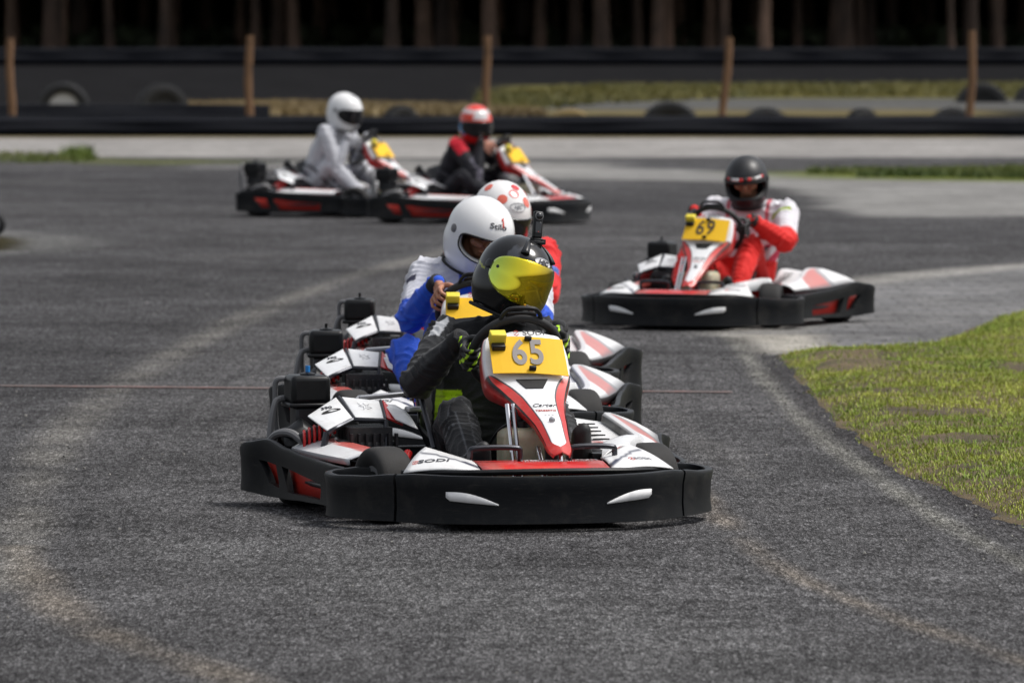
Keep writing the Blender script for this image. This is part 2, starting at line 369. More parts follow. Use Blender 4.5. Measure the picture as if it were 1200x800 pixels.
def make_kart():
    root = empty('racing_kart')
    # ---- front bumper: centre piece and two end caps
    half = [(0, .985), (.15, .975), (.30, .935), (.42, .845), (.475, .79)]
    ctr = mir(half[::-1])[:-1] + half
    zt = [.186, .190, .188, .186, .186, .186, .188, .190, .186]
    fb = wall('front_bumper', ctr[::-1], .026, zt, 'black_bumper', root, n=6, lip=.004)
    lipb = MB()
    inner = [(p[0] * .96, p[1] - .035, .186 + .012 * math.cos(p[0] * 3)) for p in ctr]
    lipb.tube(crv(inner, 5), .010, 8); lipb.build('bumper_lip', 'black_plastic', fb)
    cap = [(.482, .785), (.57, .68), (.632, .56), (.640, .47), (.600, .43), (.53, .435), (.47, .46)]
    for sgn in (1, -1):
        pth = cap if sgn == 1 else mir(cap)[::-1]
        z = [.186, .176, .172, .176, .182, .188, .188]; z = z if sgn == 1 else z[::-1]
        wall('bumper_cap', pth[::-1], .028, z[::-1], 'black_bumper', root, n=6)
    # white flashes, slightly proud of the bulged face
    for sgn in (1, -1):
        prof = crv([(.375, .132, 0), (.33, .132, 0), (.26, .120, 0), (.19, .104, 0), (.155, .094, 0), (.20, .092, 0), (.30, .098, 0), (.352, .104, 0)], 4, True)
        def yb(x):
            x = abs(x); pts = half
            for a, c in zip(pts, pts[1:]):
                if a[0] <= x <= c[0]: return a[1] + (c[1] - a[1]) * (x - a[0]) / (c[0] - a[0])
            return .8
        cp = crv([(p[0], p[1], 0) for p in ctr], 12)
        def onface(x, z):
            i = min(range(1, len(cp) - 1), key=lambda q: abs(cp[q].x - x)); t_ = (cp[i + 1] - cp[i - 1]).normalized(); n_ = V((t_.y, -t_.x, 0)); n_ = -n_ if n_.y < 0 else n_
            return V((x, cp[i].y, 0)) + n_ * .0168 + V((0, 0, z))
        tip, big = .180, .338; rows = []
        for i in range(15):
            w = i / 14; x = tip + (big - tip) * w; zt_ = .094 + .040 * math.sin(min(w * 1.15, 1) * math.pi / 2); zb_ = .090 + .016 * w
            if w > .93: zb_ += .010 * (w - .93) / .07
            rows.append([onface(sgn * x, zb_ + (zt_ - zb_) * q) for q in (0, .5, 1)])
        MB().grid(rows).build('reflector', 'ink_white', fb, solid=.004, off=0)
    # ---- side bumpers with two openings and a red liner behind
    side = [(.575, .415), (.598, .36), (.612, .24), (.632, 0), (.655, -.25), (.690, -.46), (.742, -.60), (.748, -.70), (.69, -.745), (.60, -.735), (.53, -.70)]
    zs = [.185, .188, .192, .200, .212, .236, .222, .200, .200, .204, .204]; zb = [.05, .046, .045, .040, .034, .036, .046, .05, .05, .05, .05]
    for sgn in (1, -1):
        pth = side if sgn == 1 else mir(side)[::-1]
        holes = []
        for q in ([(-.52, .162), (-.37, .150), (-.33, .072), (-.44, .084)], [(-.30, .148), (.22, .116), (.22, .062), (-.22, .062)]):
            # outside y, z -> the x of the wall there
            def xw(y): return .60 + (.24 - y) * .085
            quad = [(sgn * xw(y), y, z) for y, z in q]
            if sgn == -1: quad = quad[::-1]
            holes.append((quad, (1, 0, 0)))
        w = wall('side_bumper', pth[::-1], zb if sgn == -1 else zb[::-1], (zs if sgn == -1 else zs[::-1]), 'black_bumper', root, t=.016, n=5, cuts=holes)
        cp_ = [p for p in crv([(a, b_, 0) for a, b_ in side[:8]], 6) if -.66 < p.y < .30]; rows = []
        for a, p in enumerate(cp_):
            t_ = (cp_[min(a + 1, len(cp_) - 1)] - cp_[max(a - 1, 0)]).normalized(); q = p - V((-t_.y, t_.x, 0)) * .030
            rows.append([(sgn * q.x, q.y, .045), (sgn * q.x, q.y, .168)])
        MB().grid(rows).build('bumper_insert', 'red_insert', root, solid=.004)
    # side slot in the rear of the corner
    # ---- rear bumper
    wall('rear_bumper', [(-.50, -.74), (-.3, -.78), (0, -.79), (.3, -.78), (.50, -.74)], .06, .19, 'black_bumper', root, n=5, t=.03)
    # ---- floor tray and frame
    mb = MB(); rows = [[(-w, y, .045), (w, y, .045)] for y, w in ((.86, .30), (.7, .32), (.4, .30), (0, .31), (-.35, .33))]
    mb.grid(rows).build('floor_tray', 'steel_dark', root, solid=.005)
    mb = MB()
    for sgn in (1, -1):
        mb.tube(crv([(sgn * .26, .84, .065), (sgn * .31, .55, .065), (sgn * .30, .1, .065), (sgn * .33, -.3, .07), (sgn * .33, -.70, .10)], 5), .015)
        mb.tube(crv([(sgn * .30, .30, .065), (sgn * .45, .26, .08), (sgn * .57, .2, .10), (sgn * .60, -.1, .10), (sgn * .58, -.33, .10), (sgn * .32, -.38, .08)], 5), .012)
        mb.tube([(sgn * .30, .45, .08), (sgn * .42, .45, .12)], .014)
    mb.tube([(-.33, -.42, .09), (.33, -.42, .09)], .015); mb.tube([(-.27, .82, .065), (.27, .82, .065)], .013)
    mb.tube([(-.55, -.53, .135), (.55, -.53, .135)], .018)
    mb.build('chassis_tube', 'steel_dark', root)
    # ---- wheels
    for (x, y, r, w) in ((.455, .455, .128, .125), (-.455, .455, .128, .125), (.555, -.53, .138, .17), (-.555, -.53, .138, .17)):
        h = w / 2; prof = [(r * .50, -h * .72), (r * .66, -h * .94), (r * .80, -h), (r * .90, -h * .95), (r * .955, -h * .82), (r * .985, -h * .62), (r * .998, -h * .30), (r * .998, h * .30), (r * .985, h * .62), (r * .955, h * .82), (r * .90, h * .95), (r * .80, h), (r * .66, h * .94), (r * .50, h * .72)]
        if y > 0: rot = Matrix.Rotation(R(14), 3, 'Z')
        else: rot = None
        wl = MB().lathe(prof, (x, y, r), 'x', 48, rot=rot).build('wheel', 'rubber', root)
        hh = h * .72; pr = [(.018, -hh * .3), (r * .30, -hh * .35), (r * .36, -hh * .95), (r * .54, -hh), (r * .54, hh), (r * .36, hh * .95), (r * .30, hh * .35), (.018, hh * .3)]
        MB().lathe(pr, (x, y, r), 'x', 28, rot=rot).build('rim', 'grey_rim', wl)
    # ---- nose: red centre deck, white wings
    def deck(x0, x1, yf, zf, yr, zr, n=8):
        rows = []
        for i in range(n + 1):
            x = x0 + (x1 - x0) * i / n
            rows.append([V((x, a[0], a[1])) for a in ((yf(x), zf), (yf(x) - .02, zf + .014), (yf(x) * .5 + yr * .5, (zf + zr) / 2 + .016), (yr, zr))])
        return rows
    yf = lambda x: .94 - 1.15 * max(abs(x) - .10, 0) ** 2
    mb = MB(); mb.grid(deck(-.215, .215, yf, .188, .68, .218, 16))
    nd = mb.build('nose_deck', 'pod_paint', root, solid=.004)
    co = coords(nd.data); c = np.where((np.abs(co[:, :1]) > .150), (.45, .06, .05), (.60, .015, .015)); setcol(nd.data, c)
    up_ = plane_fn((0, 0, .24), (-1, 0, 0), (0, -1, 0), 0)
    mk = marks([(.05 - .0115 * i, .74 + .01 * math.sin(i * 2.1), .234, .007 + .003 * math.sin(i * 5), .030) for i in range(23)], 'ink_white', nd); snap(mk, nd, up_, .0012)
    mk = marks([(.05 - .009 * i, .80, .231, .005, .010) for i in range(26)], 'ink_white', nd); snap(mk, nd, up_, .0012)
    for sgn in (1, -1):
        # outer wing leaf
        A, B, C, D = (.222, .905, .196), (.46, .785, .190), (.345, .60, .262), (.225, .72, .225)
        g = 12; rows = []
        for i in range(g + 1):
            u = i / g; row = []
            for j in range(g + 1):
                w = j / g
                p = (V(A) * (1 - u) + V(B) * u) * (1 - w) + (V(D) * (1 - u) + V(C) * u) * w
                p.z += .012 * math.sin(math.pi * u) * (1 - w) + .010 * math.sin(math.pi * w)
                p.y += .020 * math.sin(math.pi * u) * (1 - w)
                row.append(V((sgn * p.x, p.y, p.z)))
            rows.append(row)
        wg = MB().grid(rows).build('wing_panel', 'pod_paint', root, solid=.004)
        co = coords(wg.data); c = np.full((len(co), 3), .78)
        # dark blue-grey stripe running across the leaf
        a = np.abs(co[:, 0]); s_ = (a - .272) - (co[:, 1] - .80) * -.72
        c[np.abs(s_) < .0085] = (.05, .055, .09); setcol(wg.data, c)
        o = V((sgn * .355, .775, .224)); rr = V((-1, 0, 0)) if sgn == 1 else V((-1, -.05, 0))
        rr = V((-1, .42 * sgn, .02)).normalized(); uu = V((0, -.8, .34))
        if sgn == -1: o = V((-.352, .785, .222))
        T_ = plane_fn(o, rr, uu, .012); tx = text('SODI', .038 if sgn == 1 else .026, 'ink' if sgn == 1 else 'ink_grey', wg, T_, bold=.0006, width=1.25); snap(tx, wg, T_)
        snap(emblem(plane_fn(o - rr * (.062 if sgn == 1 else .045), rr, uu, .009), .012, 'ink_red', wg), wg, T_)
        # swept leaf that climbs back beside the pedals
        if sgn == 1: continue
        rows = []
        for i in range(9):
            w = i / 8
            pO = V((.350 + .085 * w, .60 - .19 * w - .02 * math.sin(w * 3), .258 + .018 * w)); pI = V((.235 + .07 * w, .715 - .27 * w, .226 + .03 * w))
            rows.append([V((sgn * q.x, q.y, q.z)) for q in (pI + V((0, 0, -.03)), pI, pI.lerp(pO, .33) + V((0, 0, .008)), pI.lerp(pO, .66) + V((0, 0, .008)), pO, pO + V((.02, 0, -.05)))])
        MB().grid(rows).build('wing_strip', 'white_plastic', root, solid=.004)
    # ---- front fairing (panel that carries the number), shifted a little to the driver's left
    X0 = -.050
    prof = [(.205, .628, .085, .03), (.222, .618, .128, .05), (.262, .565, .144, .075), (.300, .508, .146, .085), (.325, .480, .138, .09), (.370, .447, .112, .070), (.440, .400, .080, .045),
            (.520, .352, .058, .034), (.600, .306, .046, .030), (.660, .270, .040, .028), (.690, .252, .028, .020)]
    T = crv([(a, b_, c) for a, b_, c, d in prof], 6); SD = crv([(d, 0, 0) for a, b_, c, d in prof], 6)
    mb = MB(); rows = []; k = len(T)
    zone = 'rr' + 'kkddbbww' + 'w' + 'wwbbddkk' + 'rr'
    for i, (p, sd) in enumerate(zip(T, SD)):
        a = T[max(i - 1, 0)]; b_ = T[min(i + 1, k - 1)]; tn = V((0, b_.x - a.x, b_.y - a.y)).normalized(); nn = V((0, -tn.z, tn.y)); nn = -nn if nn.y < 0 else nn
        X0 = -.050 - .024 * max(0, min(1, (p.x - .33) / .2))
        row = [V((X0 - p.z * 1.02, p.x, p.y)) - nn * sd.x, V((X0 - p.z * 1.03, p.x, p.y)) - nn * sd.x * .5]
        tt = i / (k - 1); lm = .90 - .32 * min(max((tt - .34) / .22, 0), 1) ** .7; lm *= 1 if tt < .86 else max(1 - ((tt - .86) / .045) ** 2, .02)
        hp_ = [lm * .5, lm, lm + .002, min(lm + .055, .95), min(lm + .057, .955), .96, .962, 1.0]
        us = [-q for q in hp_[::-1]] + [0] + hp_
        for u in us:
            rise = -.016 * max(abs(u) - .55, 0) / .45 if abs(u) < 1 else -.022
            dip = -.012 * (1 - min(abs(u) / .3, 1)) * 0
            row.append(V((X0 + p.z * u, p.x, p.y)) + nn * (rise + dip))
        row += [V((X0 + p.z * 1.03, p.x, p.y)) - nn * sd.x * .5, V((X0 + p.z * 1.02, p.x, p.y)) - nn * sd.x]
        rows.append(row)
    X0 = -.050
    fr = mb.grid(rows).build('front_panel', 'pod_paint', root, solid=.004)
    nc = len(rows[0]); c = np.zeros((len(fr.data.vertices), 3)); co = coords(fr.data)
    wz = np.array([p.y for p in T]); ww = np.array([p.z for p in T]); yy = np.array([p.x for p in T])
    pal = dict(r=(.52, .014, .014), k=(.03, .03, .03), d=(.58, .035, .03), b=(.06, .06, .07), w=(.80, .81, .82))
    for i in range(len(co)):
        r_, q = divmod(i, nc); t = r_ / (k - 1); z_ = zone[q]
        if t < .34 and z_ in 'dbk': z_ = 'w'
        if t > .86 and (z_ in 'kb' or t > .905): z_ = 'd'
        c[i] = pal[z_]
    setcol(fr.data, c)
    def nasf(y0, lift=.004):
        q = int(np.argmin(np.abs(yy - y0))); a = T[q - 1]; b_ = T[q + 1]; tn = V((0, b_.x - a.x, b_.y - a.y)).normalized()
        return plane_fn((X0 - .024 * max(0, min(1, (T[q].x - .33) / .2)), T[q].x, T[q].y), (-1, 0, 0), -tn, lift)
    g = nasf(.352, .0035)
    poly_plate([g(-.055, .022, 0), g(.055, .022, 0), g(.030, -.026, 0), (g(-.030, -.026, 0))][::-1], 'panel_window', 'black_void', fr, .003, 0)
    g = nasf(.45); snap(text('Carter', .026, 'ink', fr, g, italic=.45, width=1.15), fr, g)
    g = nasf(.475); snap(text('TERBERTO', .0125, 'ink_red', fr, g, width=1.2), fr, g)
    g = nasf(.505); text('~ ~ ~', .014, 'ink_grey', fr, g, name='emblem')
    g = nasf(.53); MB().lathe([(0.0, 0), (.009, 0), (.011, .003), (.006, .006), (0, .006)], g(0, 0, .002), 'y', 16).build('bolt', 'aluminium', fr)
    # ---- number plate
    g0 = []
    A = V((X0, .238, .600)); Bq = V((X0, .326, .482)); tn = (Bq - A).normalized(); nn = V((0, -tn.z, tn.y)); nn = -nn if nn.y < 0 else nn
    rows = []
    for i in range(9):
        w = i / 8; rows.append([A.lerp(Bq, w) + V((x * (1 + .02 * w), 0, 0)) + nn * (.022 - .010 * (x / .13) ** 2) + V((0, 0, .006 * (x / .13))) for x in np.linspace(-.128, .128, 9)])
    pl = MB().grid(rows).build('number_plate', 'yellow_plate', root, solid=.003, smooth=False)
    pc = A.lerp(Bq, .5) + nn * .024
    for zoff, nm in ((.062, 'clip'), (-.058, 'clip')):
        MB().box(pc - tn * zoff + V((-.005, 0, 0)) + nn * .004, (.024, .012, .018), Matrix.Rotation(R(-35), 3, 'X')).build(nm, 'black_plastic', pl, bevel=.003)
    MB().box(A + V((.10, .03, .012)), (.055, .035, .042), Matrix.Rotation(R(-30), 3, 'X')).build('timing_box', 'yellow_case', root, bevel=.004)
    MB().box(A + V((.10, .040, -.016)), (.046, .035, .020), Matrix.Rotation(R(-30), 3, 'X')).build('box_clip', 'black_plastic', root, bevel=.004)
    text('SODI', .026, 'ink', fr, plane_fn(A + V((-.03, .0, .022)) + nn * .0, (-1, 0, 0), -tn, .004), bold=.0004, width=1.3)
    emblem(plane_fn(A + V((.03, .0, .022)), (-1, 0, 0), -tn, .004), .010, 'ink_red', fr)
    # ---- steering
    W = V((X0, .10, .550)); nrm = V((0, -.82, .57)).normalized(); U = V((0, .57, .82)).normalized()
    mb = MB(); mb.tube([W + V((math.cos(q), 0, 0)) * .150 + U * math.sin(q) * .150 for q in np.linspace(0, 2 * math.pi, 49)[:-1]], .0155, 10, closed=True)
    sw = mb.build('steering_wheel', 'grip', root)
    mb = MB()
    for q in (0, math.pi, -math.pi / 2): mb.tube([W - nrm * .02, W + (V((math.cos(q), 0, 0)) + U * math.sin(q)) * .145], [.014, .010], 8)
    mb.build('spoke', 'black_satin', sw)
    mb = MB(); mb.tube(crv([W + V((sx * .07, 0, 0)) + U * uz for sx, uz in ((1, .145), (.85, .172), (.5, .190), (-.5, .190), (-.85, .172), (-1, .145))], 5), .0075, 8)
    mb.tube(crv([W + V((sx * .05, -.006, 0)) + U * uz for sx, uz in ((1, .150), (.8, .168), (-.8, .168), (-1, .150))], 5), .005, 8)
    mb.build('wheel_guard', 'black_plastic', sw)
    MB().lathe([(0, -.01), (.035, -.01), (.04, .0), (.035, .015), (0, .018)], W - nrm * .02, 'z', 24, rot=Matrix.Rotation(R(55), 3, 'X')).build('hub', 'black_satin', sw)
    mb = MB(); mb.tube([W - nrm * .02, (X0 + .01, .60, .14)], .011); mb.build('steering_column', 'chrome', root)
    mb = MB()
    for dx in (.084, .104): mb.tube([(X0 + dx - .004, .41, .395), (X0 + dx + .004, .60, .08)], .0072, 8)
    mb.tube([(X0 - .030, .62, .27), (X0 - .035, .66, .10)], .009, 8)
    mb.build('panel_strut', 'chrome', root)
    # ---- fuel tank between the legs
    mb = MB(); mb.box((X0 + .01, .385, .185), (.215, .17, .27)); tk = mb.build('fuel_tank', 'tank_plastic', root, bevel=.035, seg=4)
    MB().lathe([(0, 0), (.03, 0), (.03, .022), (0, .026)], (X0 + .055, .42, .318), 'z', 20).build('tank_cap', 'black_plastic', tk)
    mb = MB(); mb.box((X0 + .07, .40, .350), (.050, .05, .055)); mb.box((X0 + .015, .40, .34), (.03, .04, .05)); mb.build('coil_box', 'engine_metal', root, bevel=.006)
    mb = MB(); mb.tube(crv([(X0 + .05, .38, .40), (X0 + .04, .33, .44), (X0 + .03, .2, .45), (X0 + .02, .05, .3)], 6), .006, 8)
    mb.tube(crv([(X0 + .085, .42, .34), (X0 + .12, .3, .28), (X0 + .15, .1, .12)], 6), .005, 8); mb.build('cable', 'black_plastic', root)
    MB().box((X0 - .025, .545, .20), (.05, .012, .13), Matrix.Rotation(R(12), 3, 'X')).build('tank_strap', 'black_plastic', root, bevel=.003)
    # ---- pedals and foot hoops
    for x0, x1 in ((.225, .055), (-.115, -.268)):
        mb = MB(); mb.tube(crv([(x0, .60, .16), (x0, .625, .245), (x0 + (x1 - x0) * .12, .63, .264), (x1 - (x1 - x0) * .12, .63, .264), (x1, .625, .245), (x1, .60, .16)], 5), .0095, 9)
        mb.build('foot_hoop', 'steel_dark' if x0 > 0 else 'steel_dark', root)
    for x in (.14, -.19):
        mb = MB(); mb.tube([(x, .60, .05), (x + .01, .645, .15), (x, .62, .205)], .007, 8); mb.tube([(x - .035, .62, .205), (x + .035, .62, .205)], .009, 8); mb.build('pedal', 'chrome', root)
    mb = MB(); mb.box((-.30, .52, .225), (.05, .05, .032)); mb.box((-.245, .50, .215), (.06, .06, .04)); mb.tube([(-.20, .55, .20), (-.29, .50, .18), (-.31, .3, .14)], .008, 8)
    mb.build('brake_pump', 'black_plastic', root, bevel=.005)
    # ---- seat
    rows = []
    for i in range(15):
        w = i / 14
        if w < .45: q = w / .45; y = .02 - .30 * q; z = .085 - .02 * q; hw = .15 + .035 * q; sd = .10 + .09 * q
        else: q = (w - .45) / .55; y = -.28 - .16 * q - .05 * math.sin(q * 1.6); z = .065 + .36 * q; hw = .185 - .02 * q; sd = .19 - .09 * q
        nrm2 = V((0, 0, 1)) if w < .3 else V((0, math.sin(min((w - .3) * 2.6, 1.2)), math.cos(min((w - .3) * 2.6, 1.2))))
        rows.append([V((hw * s_, y, z)) + nrm2 * sd * max(abs(s_) - .55, 0) / .45 * (1 if abs(s_) < 1 else 1) for s_ in (-1.12, -1.06, -1, -.9, -.75, -.5, -.2, .2, .5, .75, .9, 1, 1.06, 1.12)])
    MB().grid(rows).build('seat', 'black_satin', root, solid=.012, sub=1)
    mb = MB()
    for sgn in (1, -1):
        mb.tube(crv([(sgn * .205, .10, .22), (sgn * .205, .0, .30), (sgn * .21, -.10, .39), (sgn * .20, -.22, .43)], 6), .010, 8)
        mb.tube([(sgn * .205, .10, .22), (sgn * .20, .14, .06)], .009, 8)
        mb.build('seat_rail', 'steel_dark', root); mb = MB()
    # ---- engine on the right
    e = MB(); e.box((.40, -.20, .15), (.22, .24, .18)); eng = e.build('engine_block', 'engine_metal', root, bevel=.02)
    e = MB()
    for i in range(9): e.box((.385 , -.30 + .026 * i, .255), (.15, .008, .06))
    for i in range(7): e.box((.30 + .026 * i, -.075, .20), (.008, .03, .13))
    e.build('cooling_fin', 'engine_metal', eng, smooth=False)
    e = MB(); e.lathe([(0, -.02), (.07, -.02), (.08, 0), (.07, .02), (0, .02)], (.50, -.30, .20), 'x', 24); e.lathe([(.0, -.01), (.03, -.01), (.03, .03), (.0, .03)], (.42, -.05, .16), 'y', 20)
    e.build('fly_cover', 'black_plastic', eng)
    e = MB(); e.box((.395, -.02, .115), (.17, .10, .12)); e.box((.47, .02, .13), (.05, .05, .08)); e.build('gear_case', 'steel_dark', eng, bevel=.012)
    e = MB(); e.box((.532, -.47, .398), (.140, .155, .100)); ab = e.build('air_box', 'black_plastic', root, bevel=.018, seg=3)
    e = MB(); e.box((.532, -.47, .345), (.156, .168, .016)); e.build('box_rim', 'black_plastic', ab, bevel=.006)
    e = MB(); e.lathe([(0, 0), (.026, 0), (.028, .005), (.015, .010), (.0, .012)], (.532, -.46, .447), 'z', 20); e.build('box_knob', 'black_plastic', ab)
    e = MB(); e.tube([(.532, -.46, .455), (.532, -.46, .475)], .006, 8); e.build('knob_stud', 'black_plastic', ab)
    e = MB(); e.box((.53, -.46, .30), (.11, .12, .08)); e.tube(crv([(.50, -.40, .30), (.44, -.34, .30), (.40, -.30, .27)], 5), .028, 12); e.build('carburettor', 'engine_metal', root, bevel=.01)
    e = MB()
    e.tube(crv([(.60, -.54, .16), (.625, -.55, .26), (.63, -.55, .38), (.625, -.545, .425), (.59, -.53, .432), (.55, -.53, .43)], 6), .010, 9)
    e.tube(crv([(.66, -.50, .18), (.655, -.51, .25), (.64, -.52, .33), (.62, -.53, .36), (.56, -.54, .36)], 6), .012, 9)
    e.tube(crv([(.685, -.44, .20), (.66, -.36, .25), (.62, -.30, .255), (.58, -.26, .22)], 6), .014, 9)
    e.build('guard_tube', 'grey_rim', root)
    # mudguard hump and red ribbed hose
    rows = []
    for i in range(13):
        q = math.pi * i / 12; rows.append([(.575 + x, -.37 + .075 * math.cos(q), .20 + .105 * math.sin(q) * (1 - .5 * abs(x) / .07)) for x in (-.07, -.05, 0, .05, .07)])
    MB().grid(rows).build('rear_guard', 'black_plastic', root, solid=.005)
    e = MB()
    for i in range(7):
        c = V((.590 - .017 * i, -.235 + .004 * i, .236 + .009 * i)); e.tube([c + V((.004 * math.cos(q), .028 * math.cos(q), .030 * math.sin(q))) for q in np.linspace(0, 2 * math.pi, 17)[:-1]], .0055, 8, closed=True)
    e.build('ribbed_hose', 'red_plastic', root)
    MB().tube([(.60, -.235, .235), (.48, -.21, .295)], .024, 14).build('hose_core', 'black_plastic', root)
    MB().tube(crv([(.27, -.02, .20), (.31, .04, .16), (.42, .06, .15)], 5), .016, 10).build('red_pipe', 'red_plastic', root)
    # engine cover: two white leaves in a dark frame
    leafA = [(.585, -.20, .322), (.468, -.285, .380), (.437, -.145, .315), (.535, -.095, .275)]
    leafB = [(.448, -.285, .381), (.316, -.262, .366), (.326, -.135, .312), (.428, -.140, .316)]
    cov = MB()
    for lf in (leafA, leafB):
        g = 8; rows = [[(V(lf[0]) * (1 - u) + V(lf[1]) * u) * (1 - w) + (V(lf[3]) * (1 - u) + V(lf[2]) * u) * w + V((0, 0, .008 * math.sin(math.pi * u) * math.sin(math.pi * w))) for w in np.linspace(0, 1, g)] for u in np.linspace(0, 1, g)]
        cov.grid(rows)
    ec = cov.build('engine_cover', 'white_plastic', root, solid=.006, bevel=.002)
    fr_ = MB()
    loop = [leafA[3], (.505, -.095, .291), leafA[2], leafB[3], (.37, -.130, .314), leafB[2]]
    fr_.tube(crv([V(p) + V((0, .004, -.006)) for p in loop], 4), .0085, 8)
    fr_.tube([V(leafA[1]) + V((-.01, 0, -.001)), V(leafA[2]) + V((-.005, 0, -.002))], .006, 8)
    fr_.tube(crv([V(leafB[2]) + V((0, .004, -.006)), (.33, -.10, .26), (.335, -.08, .19), (.34, -.07, .12)], 5), .009, 8)
    fr_.tube([V(leafA[3]) + V((.003, 0, -.004)), (.55, -.09, .22)], .012, 8); fr_.tube([V(leafB[1]), V(leafB[2])], .006, 8)
    fr_.build('cover_frame', 'steel_dark', ec)
    a_ = V(leafA[1]) - V(leafA[0])
    fA = plane_fn((.518, -.215, .352), V((-.115, .02, .04)), V((-.02, -.09, .055)), .009)
    snap(text('390', .026, 'ink', ec, fA, bold=.0008), ec, fA)
    mb = MB(); mb.add([fA(.012 + .034 * math.cos(q) - .006 * math.sin(q), -.026 + .009 * math.sin(q) + .012 * math.cos(q), 0) for q in np.linspace(0, 2 * math.pi, 21)[:-1]], [tuple(range(20))]); snap(mb.build('cover_slot', 'black_void', ec, smooth=False), ec, fA, .0015)
    fB = plane_fn((.380, -.205, .346), V((-1, .0, -.06)), V((0, -.125, .06)), .009)
    e = MB(); e.tube([fB(a_ * .028, b_ * .03, 0) for a_, b_ in ((-.9, .9), (-.6, .2), (-.2, .8), (0, .1), (.5, .6), (.2, -.1), (.7, -.3), (.1, -.7), (.0, -.2), (-.4, -.8), (-.3, -.1), (-.9, .1))], .0011, 5)
    snap(e.build('emblem', 'ink_grey', ec), ec, fB)
    poly_plate([(.312, -.255, .366), (.262, -.190, .300), (.262, -.150, .285), (.322, -.135, .311)], 'cover_end', 'red_plastic', ec, .006)
    # white shroud between the cover and the seat
    rows = [[(.310, -.28, .362), (.305, -.20, .345), (.285, -.12, .30)], [(.27, -.27, .36), (.262, -.18, .335), (.25, -.08, .28)], [(.235, -.24, .34), (.228, -.15, .31), (.222, -.05, .27)]]
    rows = [[V(p).lerp(V(r_[1]), .25) for p in r_] for r_ in rows]; MB().grid(rows).build('seat_shroud', 'white_plastic', root, solid=.005, bevel=.002)
    e = MB(); e.box((.262, -.37, .378), (.22, .045, .016), Matrix.Rotation(R(4), 3, 'Y')); e.tube([(.37, -.37, .37), (.405, -.32, .335)], .010, 8); e.build('seat_bar', 'aluminium', root, bevel=.004)
    e = MB(); e.box((.20, -.22, .338), (.07, .06, .018)); e.build('seat_bracket', 'aluminium', root, bevel=.006)
    # ---- right side pod: low slope, red stripe inside, white outside
    rows = []
    for i in range(13):
        w = i / 12; y = -.36 + .66 * w
        xo, zo = .628 - .055 * w - .03 * w * w, .207 - .004 * w
        xi, zi = .50 - .10 * w, .246 - .022 * w
        rows.append([V((xo, y, zo - .02)), V((xo, y, zo))] + [V((xo, y, zo)).lerp(V((xi, y, zi)), s_) + V((0, 0, .010 * math.sin(math.pi * s_))) for s_ in (.15, .3, .45, .52, .55, .7, .85)] + [V((xi, y, zi)), V((xi - .006, y, zi - .03))])
    pd = MB().grid(rows).build('side_pod', 'pod_paint', root, solid=.004)
    co = coords(pd.data); w = (co[:, 1] + .36) / .66; xo = .628 - .055 * w - .03 * w * w; xi = .50 - .10 * w; s_ = (xo - co[:, 0]) / (xo - xi)
    c = np.where((s_ > .50 + .10 * (1 - w))[:, None], (.60, .12, .10), (.78, .79, .80)); c[w > .97] = (.45, .47, .5); setcol(pd.data, c)
    # ---- left side pod: tall moulded fairing with facets
    sec = [(.285, (-.535, .205), (-.470, .238), (-.345, .232)), (.20, (-.575, .208), (-.505, .250), (-.330, .240)), (.06, (-.605, .210), (-.505, .272), (-.325, .252)), (-.10, (-.632, .214), (-.485, .300), (-.310, .282)),
           (-.26, (-.655, .224), (-.480, .316), (-.295, .318)), (-.42, (-.680, .232), (-.520, .308), (-.320, .316)), (-.54, (-.690, .228), (-.580, .270), (-.380, .290)), (-.60, (-.680, .215), (-.600, .235), (-.44, .24))]
    rows = []
    O_ = crv([(s[0], s[1][0], s[1][1]) for s in sec], 5); Cc = crv([(s[0], s[2][0], s[2][1]) for s in sec], 5); I_ = crv([(s[0], s[3][0], s[3][1]) for s in sec], 5)
    for o_, c_, i_ in zip(O_, Cc, I_):
        o_, c_, i_ = [V((q.y, q.x, q.z)) for q in (o_, c_, i_)]
        row = [o_ + V((.004, 0, -.03)), o_] + [o_.lerp(c_, s) + V((-.004, 0, .007)) * math.sin(math.pi * s) for s in (.25, .5, .75, .93)] + [c_, c_ + V((.018, 0, .001)), c_ + V((.026, 0, -.006)), c_ + V((.030, 0, -.030))]
        d0 = c_ + V((.036, 0, -.031)); d1 = i_ + V((0, 0, -.012)); row += [d0, d0.lerp(d1, .33), d0.lerp(d1, .66), d1, d1 + V((.010, 0, -.02)), d1 + V((.02, 0, -.11))]
        rows.append(row)
    lp = MB().grid(rows).build('side_pod', 'pod_paint', root, solid=.004)
    nrow = len(rows[0]); co = coords(lp.data); c = np.full((len(co), 3), .78)
    flat = [p for r_ in rows for p in r_]
    kd = {}
    fl = np.array([tuple(p) for p in flat])
    for i, p in enumerate(co):
        j = int(np.argmin(((fl - p) ** 2).sum(1))); r_, q = divmod(j, nrow); t = r_ / (len(rows) - 1)
        if q <= 1: c[i] = (.10, .10, .105)
        elif 2 <= q <= 5 and .16 + .02 * q < t < .46 + (q - 2) * .04: c[i] = (.58, .20, .18)
        elif 2 <= q <= 5 and .46 + (q - 2) * .04 <= t < .52 + (q - 2) * .04: c[i] = (.33, .33, .34)
        elif q in (6, 7) and t > .05: c[i] = (.62, .62, .63)
        elif q in (8, 9): c[i] = (.012, .012, .012)
        elif 10 <= q <= 12 and .05 < t < .22 + .03 * (q - 10): c[i] = (.60, .16, .15)
        elif q >= 14: c[i] = (.05, .05, .055)
    setcol(lp.data, c)
